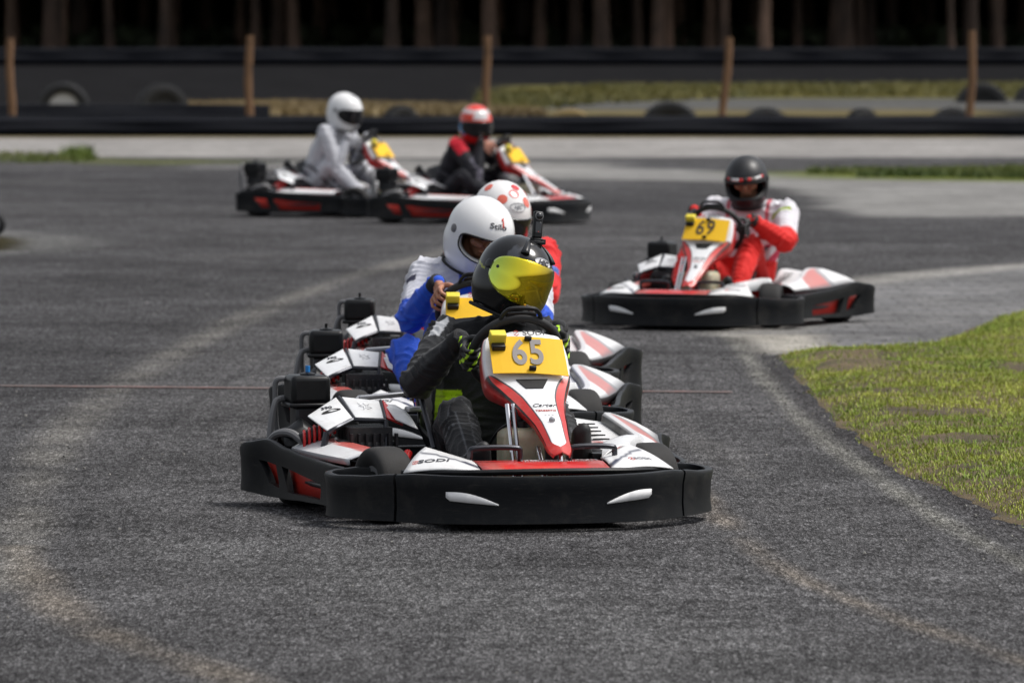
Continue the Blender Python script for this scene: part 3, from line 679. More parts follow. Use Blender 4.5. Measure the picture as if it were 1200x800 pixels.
    for i in range(5):
        yv = .12 - .062 * i; zc = .2375 + .0098 * i
        pts = [V((-.375 + .030 * math.cos(q), yv + .015 * math.sin(q), zc + .012)) for q in np.linspace(0, 2 * math.pi, 15)[:-1]]
        poly_plate(pts, 'louvre', 'black_void', lp, .004, 0)
        # fore-aft fit taken from the photograph
    def allkids(o):
        for c in o.children:
            yield c
            yield from allkids(c)
    for c in root.children:
        nm = c.name.split('.')[0]
        if nm in ('front_panel', 'number_plate', 'timing_box', 'box_clip', 'steering_wheel', 'steering_column', 'panel_strut', 'fuel_tank', 'coil_box', 'cable', 'tank_strap', 'foot_hoop', 'pedal', 'brake_pump'):
            for q in [c] + list(allkids(c)): q.data.transform(Matrix.Translation((0, .12, 0)))
        if nm in ('side_bumper', 'bumper_insert', 'rear_bumper', 'side_pod', 'wheel', 'chassis_tube') and not (nm == 'side_pod' and max(v.co.x for v in c.data.vertices) > 0):
            for q in [c] + list(allkids(c)):
                if nm == 'wheel':
                    if min(v.co.y for v in q.data.vertices) < -.2: q.data.transform(Matrix.Translation((0, .12, 0)))
                else:
                    for v in q.data.vertices:
                        if v.co.y < 0: v.co.y *= .72
    return root

kart0 = make_kart()

# ------------------------------------------------------------------ helmets
def slerp(a, b, t):
    d = max(-1, min(1, a.dot(b))); w = math.acos(d)
    if w < 1e-5: return a.copy()
    return (a * math.sin((1 - t) * w) + b * math.sin(t * w)) / math.sin(w)
def hshape(d, off=0.0):
    x, y, z = d
    a = .124; b = .152 if y > 0 else .142; c = .140 if z > 0 else .178; k_ = min(max(-z * 2.2, 0), 1); p = 2.06 + .50 * k_ * k_ * (3 - 2 * k_)
    if z < 0 and y < 0: b -= .022 * min(1, -z * 1.4)
    r = (abs(x / a) ** p + abs(y / b) ** p + abs(z / c) ** p) ** (-1 / p)
    q = V(d) * (r + off)
    if z < 0 and y > 0: q.x *= 1 - .16 * min(1, -z) * y
    q.z = max(q.z, -.150 + (off if off < 0 else 0) * -1)
    return q
def azel(az, el): return V((math.sin(az) * math.cos(el), math.cos(az) * math.cos(el), math.sin(el)))
def hlm_fn(az0, el0, lift=.001):
    def f(u, v, h):
        d = azel(az0 + u / .135, el0 + v / .135); return hshape(d, h + lift)
    return f
def boundary(A, e0, E1, E2, M=88, n=3.2):
    """eye port outline, resampled to equal steps"""
    raw = _boundary(A, e0, E1, E2, 1440, n); d = [0]
    for a, b_ in zip(raw, raw[1:] + raw[:1]): d.append(d[-1] + (b_ - a).length)
    out = []; i = 0
    for j in range(M):
        t = d[-1] * j / M
        while d[i + 1] < t: i += 1
        out.append(raw[i].lerp(raw[(i + 1) % len(raw)], (t - d[i]) / max(d[i + 1] - d[i], 1e-9)).normalized())
    return out
def _boundary(A, e0, E1, E2, M, n):
    out = []
    for j in range(M):
        q = 2 * math.pi * j / M; c, s_ = math.cos(q), math.sin(q)
        az = A * math.copysign(abs(c) ** (2 / n), c); el = e0 + (E1 if s_ > 0 else E2) * math.copysign(abs(s_) ** (2 / n), s_)
        out.append(azel(az, el))
    return out
def make_helmet(parent, pos, yaw, pitch, roll, colfn, mat='helmet_gloss', visor=None, vcol=None, scale=1.0):
    M_ = Matrix.Translation(V(pos)) @ Matrix.Rotation(R(yaw), 4, 'Z') @ Matrix.Rotation(R(-pitch), 4, 'X') @ Matrix.Rotation(R(roll), 4, 'Y') @ Matrix.Scale(scale, 4)
    B = boundary(R(66), R(-7), R(17), R(20), 112); pole = V((0, -1, 0)).normalized(); M = len(B)
    rows = []; dirs = []
    rows.append([hshape(b, -.020) * .99 for b in B]); dirs += [None] * M
    rows.append([hshape(b, -.002) for b in B]); dirs += B
    ts = list(np.linspace(0, 1, 44) ** 1.15)[:-1] + [.999]
    for t in ts:
        r = [slerp(b, pole, t * .985 + .004) for b in B]; rows.append([hshape(d) for d in r]); dirs += r
    mb = MB(); mb.grid([x + [x[0]] for x in rows])
    mb.add([hshape(V((0, -1, 0)))] + rows[-1], [(0, 1 + i, 1 + (i + 1) % M) for i in range(M)])
    sh = mb.build('helmet', [mat], parent)
    co = coords(sh.data); dd = co / np.linalg.norm(co, axis=1, keepdims=True)
    inn = np.array([p.length for p in [hshape(V(d)) for d in dd]]) - np.linalg.norm(co, axis=1) > .012
    c = np.array([colfn(V(d)) for d in dd]); c[inn] = (.01, .01, .01); setcol(sh.data, c)
    sh.matrix_local = M_
    # padding inside
    rows = [[hshape(b, -.021) for b in B] + [hshape(B[0], -.021)]]
    for t in (.15, .4, .7, .97): rows.append([hshape(slerp(b, pole, t), -.030) for b in B + [B[0]]])
    MB().grid(rows).build('padding', 'lining', sh)
    # gasket round the eye port
    g = MB(); g.tube([hshape(b, .0005) for b in B], .0032, 6, closed=True); g.build('eye_gasket', 'lining', sh)
    if visor:
        big = visor == 'visor_mirror'; BV = boundary(R(80 if big else 76), R(-3 if big else -6.5), R(31 if big else 21), R(28 if big else 23.5), n=3.0 if big else 2.7, M=112); C0 = azel(0, R(-5)); rows = []
        for t in np.linspace(.02, 1, 16): rows.append([hshape(slerp(C0, b, t), .0055 - (.002 if t > .97 else 0)) for b in BV + [BV[0]]])
        mb = MB(); mb.grid(rows); mb.add([hshape(C0, .0055)] + rows[0][:-1], [(0, 1 + i, 1 + (i + 1) % M) for i in range(M)])
        vz = mb.build('visor', visor, sh, solid=.0025)
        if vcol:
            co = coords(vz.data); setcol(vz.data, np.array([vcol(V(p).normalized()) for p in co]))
        for s_ in (1, -1):
            f = hlm_fn(s_ * R(66), R(3), .007); pts = [f(.006 * math.cos(q), .006 * math.sin(q), 0) for q in np.linspace(0, 2 * math.pi, 13)[:-1]]
            if s_ == 1: pts = pts[::-1]
            poly_plate(pts, 'visor_screw', 'black_satin', vz, .004, 0)
        f = hlm_fn(0, R(-27), .007)
        poly_plate([f(-.012, 0, 0), f(.012, 0, 0), f(.010, -.012, 0), f(-.010, -.012, 0)], 'visor_tab', 'aluminium', vz, .005, .001)
    for s_ in (1, -1):
        d = azel(s_ * R(88), R(2)); p = hshape(d, -.004)
        MB().lathe([(0, 0), (.017, 0), (.017, .006), (.012, .009), (0, .009)], p, 'z', 22, rot=d.to_track_quat('Z', 'Y').to_matrix()).build('pivot', 'black_satin' if mat == 'helmet_matte' or visor == 'visor_mirror' else 'grey_rim', sh)
    # chin vent and rim roll
    f = hlm_fn(0, R(-40), .003); poly_plate([f(u, v, 0) for u, v in ((-.03, .006), (.03, .006), (.022, -.008), (-.022, -.008))], 'chin_vent', 'black_void', sh, .004, .001)
    rr = []
    for q in np.linspace(0, 2 * math.pi, 41)[:-1]:
        d = azel(q, R(-52)); p = hshape(d); p.z = -.150; rr.append(p)
    MB().tube(rr, .006, 8, closed=True).build('neck_roll', 'lining', sh)
    return sh, M_

# ------------------------------------------------------------------ people
def hull_blob(mb_bm, balls):
    vs = []
    for c, r in balls:
        rr = r if isinstance(r, tuple) else (r, r, r)
        for i in range(5):
            el = -math.pi / 2 + math.pi * i / 4; n = 1 if i in (0, 4) else 8
            for j in range(n):
                a = 2 * math.pi * (j + .5 * (i % 2)) / n
                vs.append(mb_bm.verts.new((c[0] + rr[0] * math.cos(el) * math.cos(a), c[1] + rr[1] * math.cos(el) * math.sin(a), c[2] + rr[2] * math.sin(el))))
    res = bmesh.ops.convex_hull(mb_bm, input=vs)
    junk = [g for g in res['geom_interior'] if isinstance(g, bmesh.types.BMVert)] + [g for g in res['geom_unused'] if isinstance(g, bmesh.types.BMVert)]
    if junk: bmesh.ops.delete(mb_bm, geom=list(set(junk)), context='VERTS')
def blob_mesh(name, groups, voxel, smooth, mats, parent, passes=None):
    bm = bmesh.new()
    for g in groups:
        b2 = bmesh.new(); hull_blob(b2, g); me = bpy.data.meshes.new('x'); b2.to_mesh(me); b2.free(); bm.from_mesh(me); bpy.data.meshes.remove(me)
    bmesh.ops.recalc_face_normals(bm, faces=bm.faces)
    me = bpy.data.meshes.new(name); bm.to_mesh(me); bm.free()
    o = bpy.data.objects.new(name, me); COL.objects.link(o)
    d = o.modifiers.new('r', 'REMESH'); d.mode = 'VOXEL'; d.voxel_size = voxel; d.use_smooth_shade = True
    d = o.modifiers.new('s', 'SMOOTH'); d.factor = .5; d.iterations = smooth
    bake(o); o.parent = parent
    for m_ in mats: o.data.materials.append(MATS[m_])
    return o
def ik(a, b, l1, l2, pole):
    a, b, pole = V(a), V(b), V(pole); d = b - a; L_ = min(d.length, (l1 + l2) * .999); u = d.normalized()
    x = (l1 * l1 - l2 * l2 + L_ * L_) / (2 * L_); h = math.sqrt(max(l1 * l1 - x * x, 0))
    w = (pole - u * pole.dot(u)).normalized(); return a + u * x + w * h
def dirV(p, q): return (V(q) - V(p)).normalized()

WC = V((-.050, .22, .550)); WN = V((0, -.82, .57)).normalized(); WU = V((0, .57, .82)).normalized(); WR = .150
def hand_groups(phi, side):
    """five fingers and a thumb closed round the wheel rim; side +1 = right hand"""
    O = V((math.cos(phi), 0, 0)) + WU * math.sin(phi); T = (V((-math.sin(phi), 0, 0)) + WU * math.cos(phi)) * side; C = WC + O * WR
    def P(psi, r, t): return C + (O * math.cos(R(psi)) + WN * math.sin(R(psi))) * r + T * t
    G = []
    G.append([(P(78, .052, .020), .013), (P(78, .052, -.022), .013), (P(20, .032, .034), .0105), (P(20, .033, -.034), .0095), (P(15, .033, .012), .011)])
    G.append([(P(80, .088, .0), .023), (P(78, .055, .010), .019), (P(78, .055, -.012), .019)])
    for t, fan, e, r in ((.035, .004, -150, .0092), (.012, .001, -172, .0096), (-.011, -.001, -165, .0091), (-.033, -.004, -140, .0080)):
        k = [P(20, .034, t), P(-38, .0335, t + fan), P(-38 + (e + 38) * .55, .0285, t + fan), P(e, .0255, t + fan * .6)]
        for i in range(3): G.append([(k[i], r * (1 - .08 * i)), (k[i + 1], r * (1 - .08 * (i + 1)))])
    k = [P(82, .060, .022), P(98, .042, .047), P(132, .030, .060), P(160, .027, .062)]
    for i in range(3): G.append([(k[i], .0125 - .0012 * i), (k[i + 1], .0115 - .0012 * i)])
    return G, P(80, .105, 0)

def make_person(name_label, cat, kart_xf, cfg, group):
    loc, rz, sc = kart_xf
    root = empty('person', (loc[0], loc[1], 0), rz, scale=sc); tag(root, name_label, cat, group)
    H = V(cfg['H']); yaw, pitch, roll = cfg['look']; hs = cfg.get('hs', 1.0)
    lean = cfg.get('lean', 0.0)
    pel = V((-.03, -.27, .17)); neck = H + V((0, -.055 - .0 * yaw, -.165))
    shc = neck + V((cfg.get('shx', 0), -.025, cfg.get('shz', -.02))); sl = cfg.get('sl', .175)
    ax = V((1, lean, cfg.get('tilt', 0))).normalized()
    shR, shL = shc + ax * sl, shc - ax * sl
    chest = shc.lerp(pel, .32) + V((0, -.015, 0)); belly = shc.lerp(pel, .68) + V((0, -.01, 0))
    hips = [pel + V((.085, .02, -.02)), pel + V((-.085, .02, -.02))]
    ank = cfg.get('ank', [(.15, .42, .15), (-.20, .42, .15)]); pole = cfg.get('kpole', [(.55, 0, 1), (-.55, 0, 1)])
    kn = [ik(hips[i], ank[i], .43, .425, pole[i]) for i in (0, 1)]
    phi = cfg.get('phi', (R(22), R(158)))
    hg = []; el = []; wr = []
    for i, sd in ((0, 1), (1, -1)):
        g, w = hand_groups(phi[i], sd); hg.append(g); wr.append(w)
    ep = cfg.get('epole', [(1, -.25, -.45), (-1, -.25, -.45)])
    for i, s_ in ((0, shR), (1, shL)): el.append(ik(s_, wr[i], .305, .275, ep[i]))
    k = cfg.get('bulk', 1.0)
    G = []; 
    G.append([(pel + V((.10, 0, -.02)), .085 * k), (pel + V((-.10, 0, -.02)), .085 * k), (belly + V((.085, 0, 0)), .09 * k), (belly + V((-.085, 0, 0)), .09 * k)])
    G.append([(belly + V((.085, 0, 0)), .09 * k), (belly + V((-.085, 0, 0)), .09 * k), (chest + ax * .105, .092 * k), (chest - ax * .105, .092 * k)])
    G.append([(chest + ax * .105, .092 * k), (chest - ax * .105, .092 * k), (shR - ax * .035, .062 * k), (shL + ax * .035, .062 * k), (neck + V((0, -.03, -.03)), .058)])
    G.append([(neck + V((0, -.02, -.03)), .058), (H + V((0, -.03, -.08)), .052)])
    bones = [('torso', pel, shc, .15)]
    for i, s_ in ((0, shR), (1, shL)):
        G.append([(s_, .068 * k), (s_.lerp(el[i], .5), .062 * k)]); G.append([(s_.lerp(el[i], .5), .060 * k), (el[i], .054 * k)])
        G.append([(el[i], .053 * k), (el[i].lerp(wr[i], .45), .050 * k)]); G.append([(el[i].lerp(wr[i], .45), .049 * k), (wr[i], .034)])
        bones += [(('uarmR', 'uarmL')[i], s_, el[i], .06), (('farmR', 'farmL')[i], el[i], wr[i], .045)]
    for i in (0, 1):
        a_ = V(ank[i])
        G.append([(hips[i], .095 * k), (hips[i].lerp(kn[i], .5), .082 * k)]); G.append([(hips[i].lerp(kn[i], .5), .081 * k), (kn[i], .066 * k)])
        G.append([(kn[i], .065 * k), (kn[i].lerp(a_, .4), .060 * k)]); G.append([(kn[i].lerp(a_, .4), .060 * k), (a_, .043)])
        bones += [(('thighR', 'thighL')[i], hips[i], kn[i], .08), (('shinR', 'shinL')[i], kn[i], a_, .055)]
    # head (same skin, one body)
    HM = Matrix.Rotation(R(yaw), 3, 'Z') @ Matrix.Rotation(R(-pitch), 3, 'X') @ Matrix.Rotation(R(roll), 3, 'Y')
    hp = lambda x, y, z: H + HM @ V((x, y, z)) * hs
    G.append([(hp(0, -.015, .028), (.072, .085, .075)), (hp(0, .03, .0), (.060, .060, .06)), (hp(0, .045, -.065), (.035, .03, .025))])
    G.append([(hp(0, -.02, -.04), .055), (hp(0, -.03, -.10), .052)])
    body = blob_mesh('body', G, cfg.get('voxel', .009), 5, ['suit_cloth', 'skin', 'eye', 'hair'], root)
    me = body.data; co = coords(me)
    # nearest bone
    best = np.full(len(co), 9.9); bi = np.zeros(len(co), int); bt = np.zeros(len(co)); perp = np.zeros((len(co), 3))
    for q, (nm, a_, b_, r_) in enumerate(bones):
        a_, b_ = np.array(a_), np.array(b_); d = b_ - a_; t = np.clip(((co - a_) @ d) / (d @ d), 0, 1); pv = co - (a_ + t[:, None] * d); ds = np.linalg.norm(pv, axis=1) - r_
        m_ = ds < best; best[m_] = ds[m_]; bi[m_] = q; bt[m_] = t[m_]; perp[m_] = pv[m_]
    nm = np.array([b_[0] for b_ in bones])[bi]; ln = np.array([(V(b_[2]) - V(b_[1])).length for b_ in bones])[bi]
    hc = np.array(H); headm = (np.linalg.norm(co - hc, axis=1) < .15) & (co[:, 2] > neck.z + .015)
    # folds in the cloth
    nr = np.empty(len(co) * 3); me.vertices.foreach_get('normal', nr); nr = nr.reshape(-1, 3)
    nz = np.array([mnoise.noise(V(p) * 7) for p in co]); nz2 = np.array([mnoise.noise(V(p) * 19 + V((5, 3, 1))) for p in co])
    ph = bt * ln * 78 + nz * 7.0 + perp[:, 0] * 22 + perp[:, 2] * 14
    ridge = 1 - np.abs(np.sin(ph))
    joint = np.where(np.char.startswith(nm, 'torso'), .55, .35 + .9 * np.abs(bt - .5) * 2)
    amp = .0105 * joint * (.4 + np.clip(nz2 + .5, 0, 1)); disp = (ridge ** 1.6 - .35) * amp + nz2 * .0045
    disp[headm] = 0; co2 = co + nr * disp[:, None]; me.vertices.foreach_set('co', co2.ravel()); me.update()
    cols = cfg['col'](nm, bt, co, perp, dict(shc=shc, pel=pel, neck=neck, ax=ax, kn=kn, el=el)); cols = np.asarray(cols, float)
    setcol(me, cols)
    pc = np.empty(len(me.polygons) * 3); me.polygons.foreach_get('center', pc); pc = pc.reshape(-1, 3)
    hm = (np.linalg.norm(pc - hc, axis=1) < .15) & (pc[:, 2] > neck.z + .012)
    mi = np.where(hm, 1, 0); me.polygons.foreach_set('material_index', mi.astype(np.int32))
    # face features joined into the same body mesh
    extra = []
    fg = [[(hp(0, .088, .012), .008), (hp(0, .104, -.022), .011), (hp(0, .085, -.02), .013)], [(hp(.013, .092, -.024), .008), (hp(-.013, .092, -.024), .008)],
          [(hp(.022, .070, -.052), .007), (hp(-.022, .070, -.052), .007), (hp(0, .082, -.050), .007)],
          [(hp(.045, .070, .024), .009), (hp(.012, .084, .022), .008)], [(hp(-.045, .070, .024), .009), (hp(-.012, .084, .022), .008)],
          [(hp(.05, .055, -.02), .018), (hp(.03, .070, -.025), .016)], [(hp(-.05, .055, -.02), .018), (hp(-.03, .070, -.025), .016)],
          [(hp(.070, -.01, .005), (.008, .014, .026)), (hp(.072, -.02, .015), (.007, .012, .016))], [(hp(-.070, -.01, .005), (.008, .014, .026)), (hp(-.072, -.02, .015), (.007, .012, .016))]]
    f = blob_mesh('f', fg, .0035, 2, ['skin'], root); f.data.polygons.foreach_set('material_index', [1] * len(f.data.polygons)); extra.append(f)
    for sx in (1, -1):
        e = MB(); e.lathe([(0, -.011), (.008, -.008), (.011, 0), (.008, .008), (0, .011)], hp(sx * .031, .076, .006), 'y', 16); o = e.build('e', ['eye'], root); extra.append(o)
        o.data.polygons.foreach_set('material_index', [2] * len(o.data.polygons))
    hair = blob_mesh('h', [[(hp(0, -.025, .045), (.078, .088, .072)), (hp(0, -.06, -.01), (.065, .05, .06))]], .01, 3, ['hair'], root); hair.data.polygons.foreach_set('material_index', [3] * len(hair.data.polygons)); extra.append(hair)
    glove = cfg.get('glove')
    for i in (0, 1):
        h = blob_mesh('glove', hg[i], cfg.get('hvox', .0035), 3, ['glove_leather' if glove else 'skin'], root)
        if glove:
            cc = coords(h.data); setcol(h.data, glove(cc, i)); h.name = 'glove'
        else:
            h.data.polygons.foreach_set('material_index', [1] * len(h.data.polygons)); extra.append(h)
    for o in extra:
        if 'col' not in o.data.color_attributes: setcol(o.data, np.full((len(o.data.vertices), 3), .5))
        mats = [MATS[x] for x in ('suit_cloth', 'skin', 'eye', 'hair')]
        idx = [p.material_index for p in o.data.polygons]; o.data.materials.clear()
        for m_ in mats: o.data.materials.append(m_)
        o.data.polygons.foreach_set('material_index', idx)
    with bpy.context.temp_override(active_object=body, object=body, selected_objects=[body] + extra, selected_editable_objects=[body] + extra):
        bpy.ops.object.join()
    body.data.polygons.foreach_set('use_smooth', [True] * len(body.data.polygons)); body.name = 'body'
    # cuffs, collar
    cm = cfg.get('cuff', 'lining')
    for i in (0, 1):
        d = (wr[i] - el[i]).normalized(); b_ = wr[i]
        MB().tube([b_ - d * .038, b_ - d * .03, b_ + d * .006, b_ + d * .012], [.037, .0385, .035, .028], 16).build('cuff', cm, root)
    MB().tube([neck + V((.056 * math.cos(q), .056 * math.sin(q) - .028, .002 + .012 * math.sin(q) * -1)) for q in np.linspace(0, 2 * math.pi, 25)[:-1]], .013, 8, closed=True).build('collar', cfg.get('collar', 'lining'), root)
    # shoes, soles towards the pedals
    for i in (0, 1):
        a_ = V(ank[i]); kx = dirV(kn[i], a_); fwd = V((.0, .36, .93)).normalized()
        fwd = (fwd - kx * fwd.dot(kx) * .5).normalized(); side_ = kx.cross(fwd).normalized()
        base = a_ + kx * .030
        g = [[(a_, .044), (base - fwd * .035, .040)], [(base - fwd * .045 + kx * .012, .034), (base + fwd * .06 + side_ * .008, .036), (base + fwd * .06 - side_ * .008, .036)],
             [(base + fwd * .06, .042), (base + fwd * .165, .026), (base + fwd * .15 + side_ * .018, .024)]]
        s_ = blob_mesh('shoe', g, .006, 3, ['glove_leather'], root); cc = coords(s_.data); kk = (cc - np.array(base)) @ np.array(kx)
        sc_ = np.tile(np.array(cfg.get('shoe', (.012, .012, .013))), (len(cc), 1)); sc_[kk > .022] = (.012, .012, .012); setcol(s_.data, sc_)
    hl, HMx = make_helmet(root, H, yaw, pitch, roll, cfg['hcol'], cfg.get('hmat', 'helmet_gloss'), cfg.get('visor'), cfg.get('vcol'), hs)
    return root, hl, HMx

# placement of the karts: (x, y), heading, size
def xf(x, y, deg, sc=1.0): return ((x, y), math.pi + R(deg), sc)     # heading 0 = straight at the camera
XF = dict(k65=xf(-.085, 22.75, 13, .975), blue=xf(-.195, 26.1, 3, .95), dots=xf(-.165, 29.0, -1, .94), k69=xf(1.115, 36.28, -21, .925), white=xf(-1.41, 55.0, 60, .97), red=xf(-.33, 53.3, 60, .96))
BLK, WHT, REDc = (.010, .011, .013), (.78, .79, .80), (.62, .018, .015)
GK = 'racing karts out on the track'; GP = 'drivers sitting in the racing karts'
karts = {}
KL = dict(k65='nearest kart, yellow number plate 65 above its white and red nose', blue='kart tucked right behind number 65, carrying the driver in the blue and white suit',
          dots='rearmost kart of the close line of three, under the driver with the red dotted helmet', k69='kart with yellow number plate 69, driven on its own at the right by the grass',
          white='distant kart carrying the driver all in white, leftmost in front of the black barrier', red='distant side-on kart under the driver with the red and white helmet')
for i, key in enumerate(('k65', 'blue', 'dots', 'k69', 'white', 'red')):
    o = kart0 if i == 0 else copy_tree(kart0)
    (x, y), rz, sc = XF[key]; o.location = (x, y, 0); o.rotation_euler = (0, 0, rz); o.scale = (sc,) * 3
    tag(o, KL[key], 'kart', GK); karts[key] = o
def child(o, nm): return [c for c in o.children if c.name.split('.')[0] == nm][0]
for key, txt, mt in (('k65', '65', 'digit_grey'), ('k69', '69', 'digit_black')):
    A_ = V((-.050, .358, .600)); B_ = V((-.050, .446, .482)); tn_ = (B_ - A_).normalized(); n_ = V((0, -tn_.z, tn_.y)); n_ = -n_ if n_.y < 0 else n_
    ctr_ = A_.lerp(B_, .47) + n_ * .0245
    for j, chh in enumerate(txt):
        text(chh, .136, mt, child(karts[key], 'number_plate'), plane_fn(ctr_ + V(((.028 - .060 * j) + .004, 0, 0)), (-1, 0, -.03), -tn_, .0), name='digit', bold=.0035 if key == 'k65' else .001, width=.78, depth=.0006)
# blue nut on the first air box only
MB().tube([(.532, -.46, .455), (.532, -.46, .480)], .0085, 8).build('blue_nut', 'blue_part', child(karts['k65'], 'air_box'))

def flat(c): return lambda nm, bt, co, perp, q: np.tile(np.array(c, float), (len(co), 1))
def zones(base):
    return lambda co: np.tile(np.array(base, float), (len(co), 1))
def isn(nm, *k):
    m_ = np.zeros(len(nm), bool)
    for x in k: m_ |= np.char.startswith(nm, x)
    return m_
def col65(nm, bt, co, perp, q):
    c = np.tile(np.array((.0105, .0115, .014)), (len(co), 1)); th = np.arctan2(perp[:, 1], perp[:, 0])
    lime = (.50, .78, .008)
    m_ = (co[:, 0] > .045) & (co[:, 2] > .30) & (co[:, 2] < .405) & (co[:, 1] > -.26) & isn(nm, 'torso'); c[m_] = lime; c[m_ & (np.abs(np.sin(co[:, 2] * 105 + 7 * co[:, 0])) < .22)] = (.28, .42, .01)
    m_ = isn(nm, 'thighR') & (bt > .05) & (bt < .62) & (perp[:, 2] > .02) & (perp[:, 0] < .07); c[m_] = lime
    # pale seams
    for lo, hi in ((.30, .312), (.70, .712)): c[isn(nm, 'uarm', 'shin') & (bt > lo) & (bt < hi)] = (.10, .105, .115)
    c[isn(nm, 'thigh', 'shin') & (np.abs(th - 1.0) < .05)] = (.085, .09, .10)
    c[isn(nm, 'thigh', 'shin') & (np.abs(th - 2.2) < .05)] = (.085, .09, .10)
    c[isn(nm, 'uarmR') & (bt < .30) & (np.abs(perp[:, 1] - .03) < .016) & (perp[:, 0] > .0)] = (.55, .56, .58)
    return c
def colblue(nm, bt, co, perp, q):
    blue = (.012, .085, .60); c = np.tile(np.array(blue), (len(co), 1)); s_ = q['shc']
    dx = np.abs(co[:, 0] - s_.x); wh = (.72, .72, .78)
    c[isn(nm, 'torso') & (dx > .085) & (co[:, 2] > s_.z - .16)] = wh
    c[isn(nm, 'uarm') & (bt < .78)] = wh
    
    c[isn(nm, 'uarmR') & (bt > .30) & (bt < .42) & (perp[:, 1] > .01) & (perp[:, 0] > .022)] = (.05, .05, .09)
    
    return c
def coldots(nm, bt, co, perp, q):
    c = np.tile(np.array((.70, .012, .014)), (len(co), 1)); s_ = q['shc']
    c[isn(nm, 'torso') & (np.abs(co[:, 0] - s_.x) < .12)] = (.7, .7, .74)
    m_ = isn(nm, 'uarmL') & (bt > .54) & (bt < .66) & (perp[:, 1] > .01); c[m_] = (.08, .16, .5)
    return c
def col69(nm, bt, co, perp, q):
    w = (.74, .72, .76); r_ = (.72, .012, .008); c = np.tile(np.array(w), (len(co), 1))
    g = np.clip((bt - .70) / .10, 0, 1)[:, None]; m_ = isn(nm, 'uarm'); c[m_] = (np.array(w) * (1 - g) + np.array(r_) * g)[m_]
    c[isn(nm, 'farm', 'thigh', 'shin')] = r_
    m_ = isn(nm, 'torso') & (bt < .42); c[m_] = r_
    m_ = isn(nm, 'torso') & (bt >= .42) & (bt < .62) & (np.sin(co[:, 0] * 90 + co[:, 2] * 60) > .1); c[m_] = (.55, .03, .08)
    m_ = isn(nm, 'torso') & (bt > .85) & (np.abs(np.abs(co[:, 0] - q['shc'].x) - .12) < .014); c[m_] = (.6, .12, .15)
    m_ = isn(nm, 'uarmL') & (bt > .15) & (bt < .24) & (perp[:, 1] > .025); c[m_] = (.35, .45, .06)
    return c
def colwhite(nm, bt, co, perp, q):
    c = np.tile(np.array((.60, .61, .65)), (len(co), 1)); c[isn(nm, 'torso') & (bt > .35) & (bt < .62) & (perp[:, 1] > .02)] = (.02, .06, .45)
    c[isn(nm, 'torso') & (bt > .30) & (bt < .38)] = (.05, .05, .08)
    return c
def colred(nm, bt, co, perp, q):
    c = np.tile(np.array((.014, .014, .020)), (len(co), 1)); c[isn(nm, 'uarm') & (bt < .35) & (perp[:, 2] > .0)] = (.65, .01, .03)
    c[isn(nm, 'torso') & (bt > .88) & (np.abs(co[:, 0] - q['shc'].x) > .10)] = (.65, .01, .03)
    c[isn(nm, 'uarm') & (bt > .6) & (perp[:, 1] > .03)] = (.16, .15, .19)
    return c
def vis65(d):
    """iridium coating, amber-green to gold; its dark half is a reflection painted into the colour"""
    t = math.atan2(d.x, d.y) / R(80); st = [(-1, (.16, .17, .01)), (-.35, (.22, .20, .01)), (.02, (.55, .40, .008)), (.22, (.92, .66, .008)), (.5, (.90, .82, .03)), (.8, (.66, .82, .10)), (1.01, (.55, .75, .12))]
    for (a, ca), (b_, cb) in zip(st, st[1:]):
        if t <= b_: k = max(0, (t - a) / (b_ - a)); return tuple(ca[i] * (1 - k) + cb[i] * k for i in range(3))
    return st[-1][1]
BH = (.0085, .0088, .0095)
def hc65(d):
    az = math.atan2(d.x, d.y)
    if abs(az) > R(95) and abs(d.z + .15 - .25 * (abs(az) - R(95))) < .028 and abs(az) < R(135): return (.35, .38, .02)
    if d.z > .35 and abs(abs(az) - R(52)) < R(10) and d.z < .72: return (.05, .055, .065)
    return BH
def hcdots(d):
    pts = [(R(8), R(62), .20), (R(-32), R(46), .21), (R(38), R(46), .18), (R(-62), R(24), .20), (R(70), R(30), .2), (R(-90), R(48), .18), (R(100), R(52), .18), (R(-100), R(8), .19), (R(108), R(12), .19), (R(180), R(50), .2), (R(-140), R(25), .2), (R(145), R(25), .2), (R(-64), R(-24), .16), (R(66), R(-26), .16), (R(-60), R(70), .15), (R(-6), R(34), .10)]
    return (.80, .79, .78)
def hcred(d):
    az = abs(math.atan2(d.x, d.y))
    if d.z > .80: return (.70, .045, .025)
    if d.z > .62: return (.62, .60, .60)
    if d.z > .34 and az < R(28): return (.60, .58, .58)
    if d.z > .1: return (.68, .05, .02)
    if az > R(52) and d.z > -.55: return (.02, .22, .50)
    return (.55, .02, .02)
def hcwhite(d):
    if d.z > .80 and d.y > 0 and abs(d.x) < .15: return (.35, .35, .36)
    return (.80, .80, .80)
def hc69(d):
    if abs(d.x) < .10 and d.z > .55: return (.018, .019, .021)
    return (.010, .0105, .012)

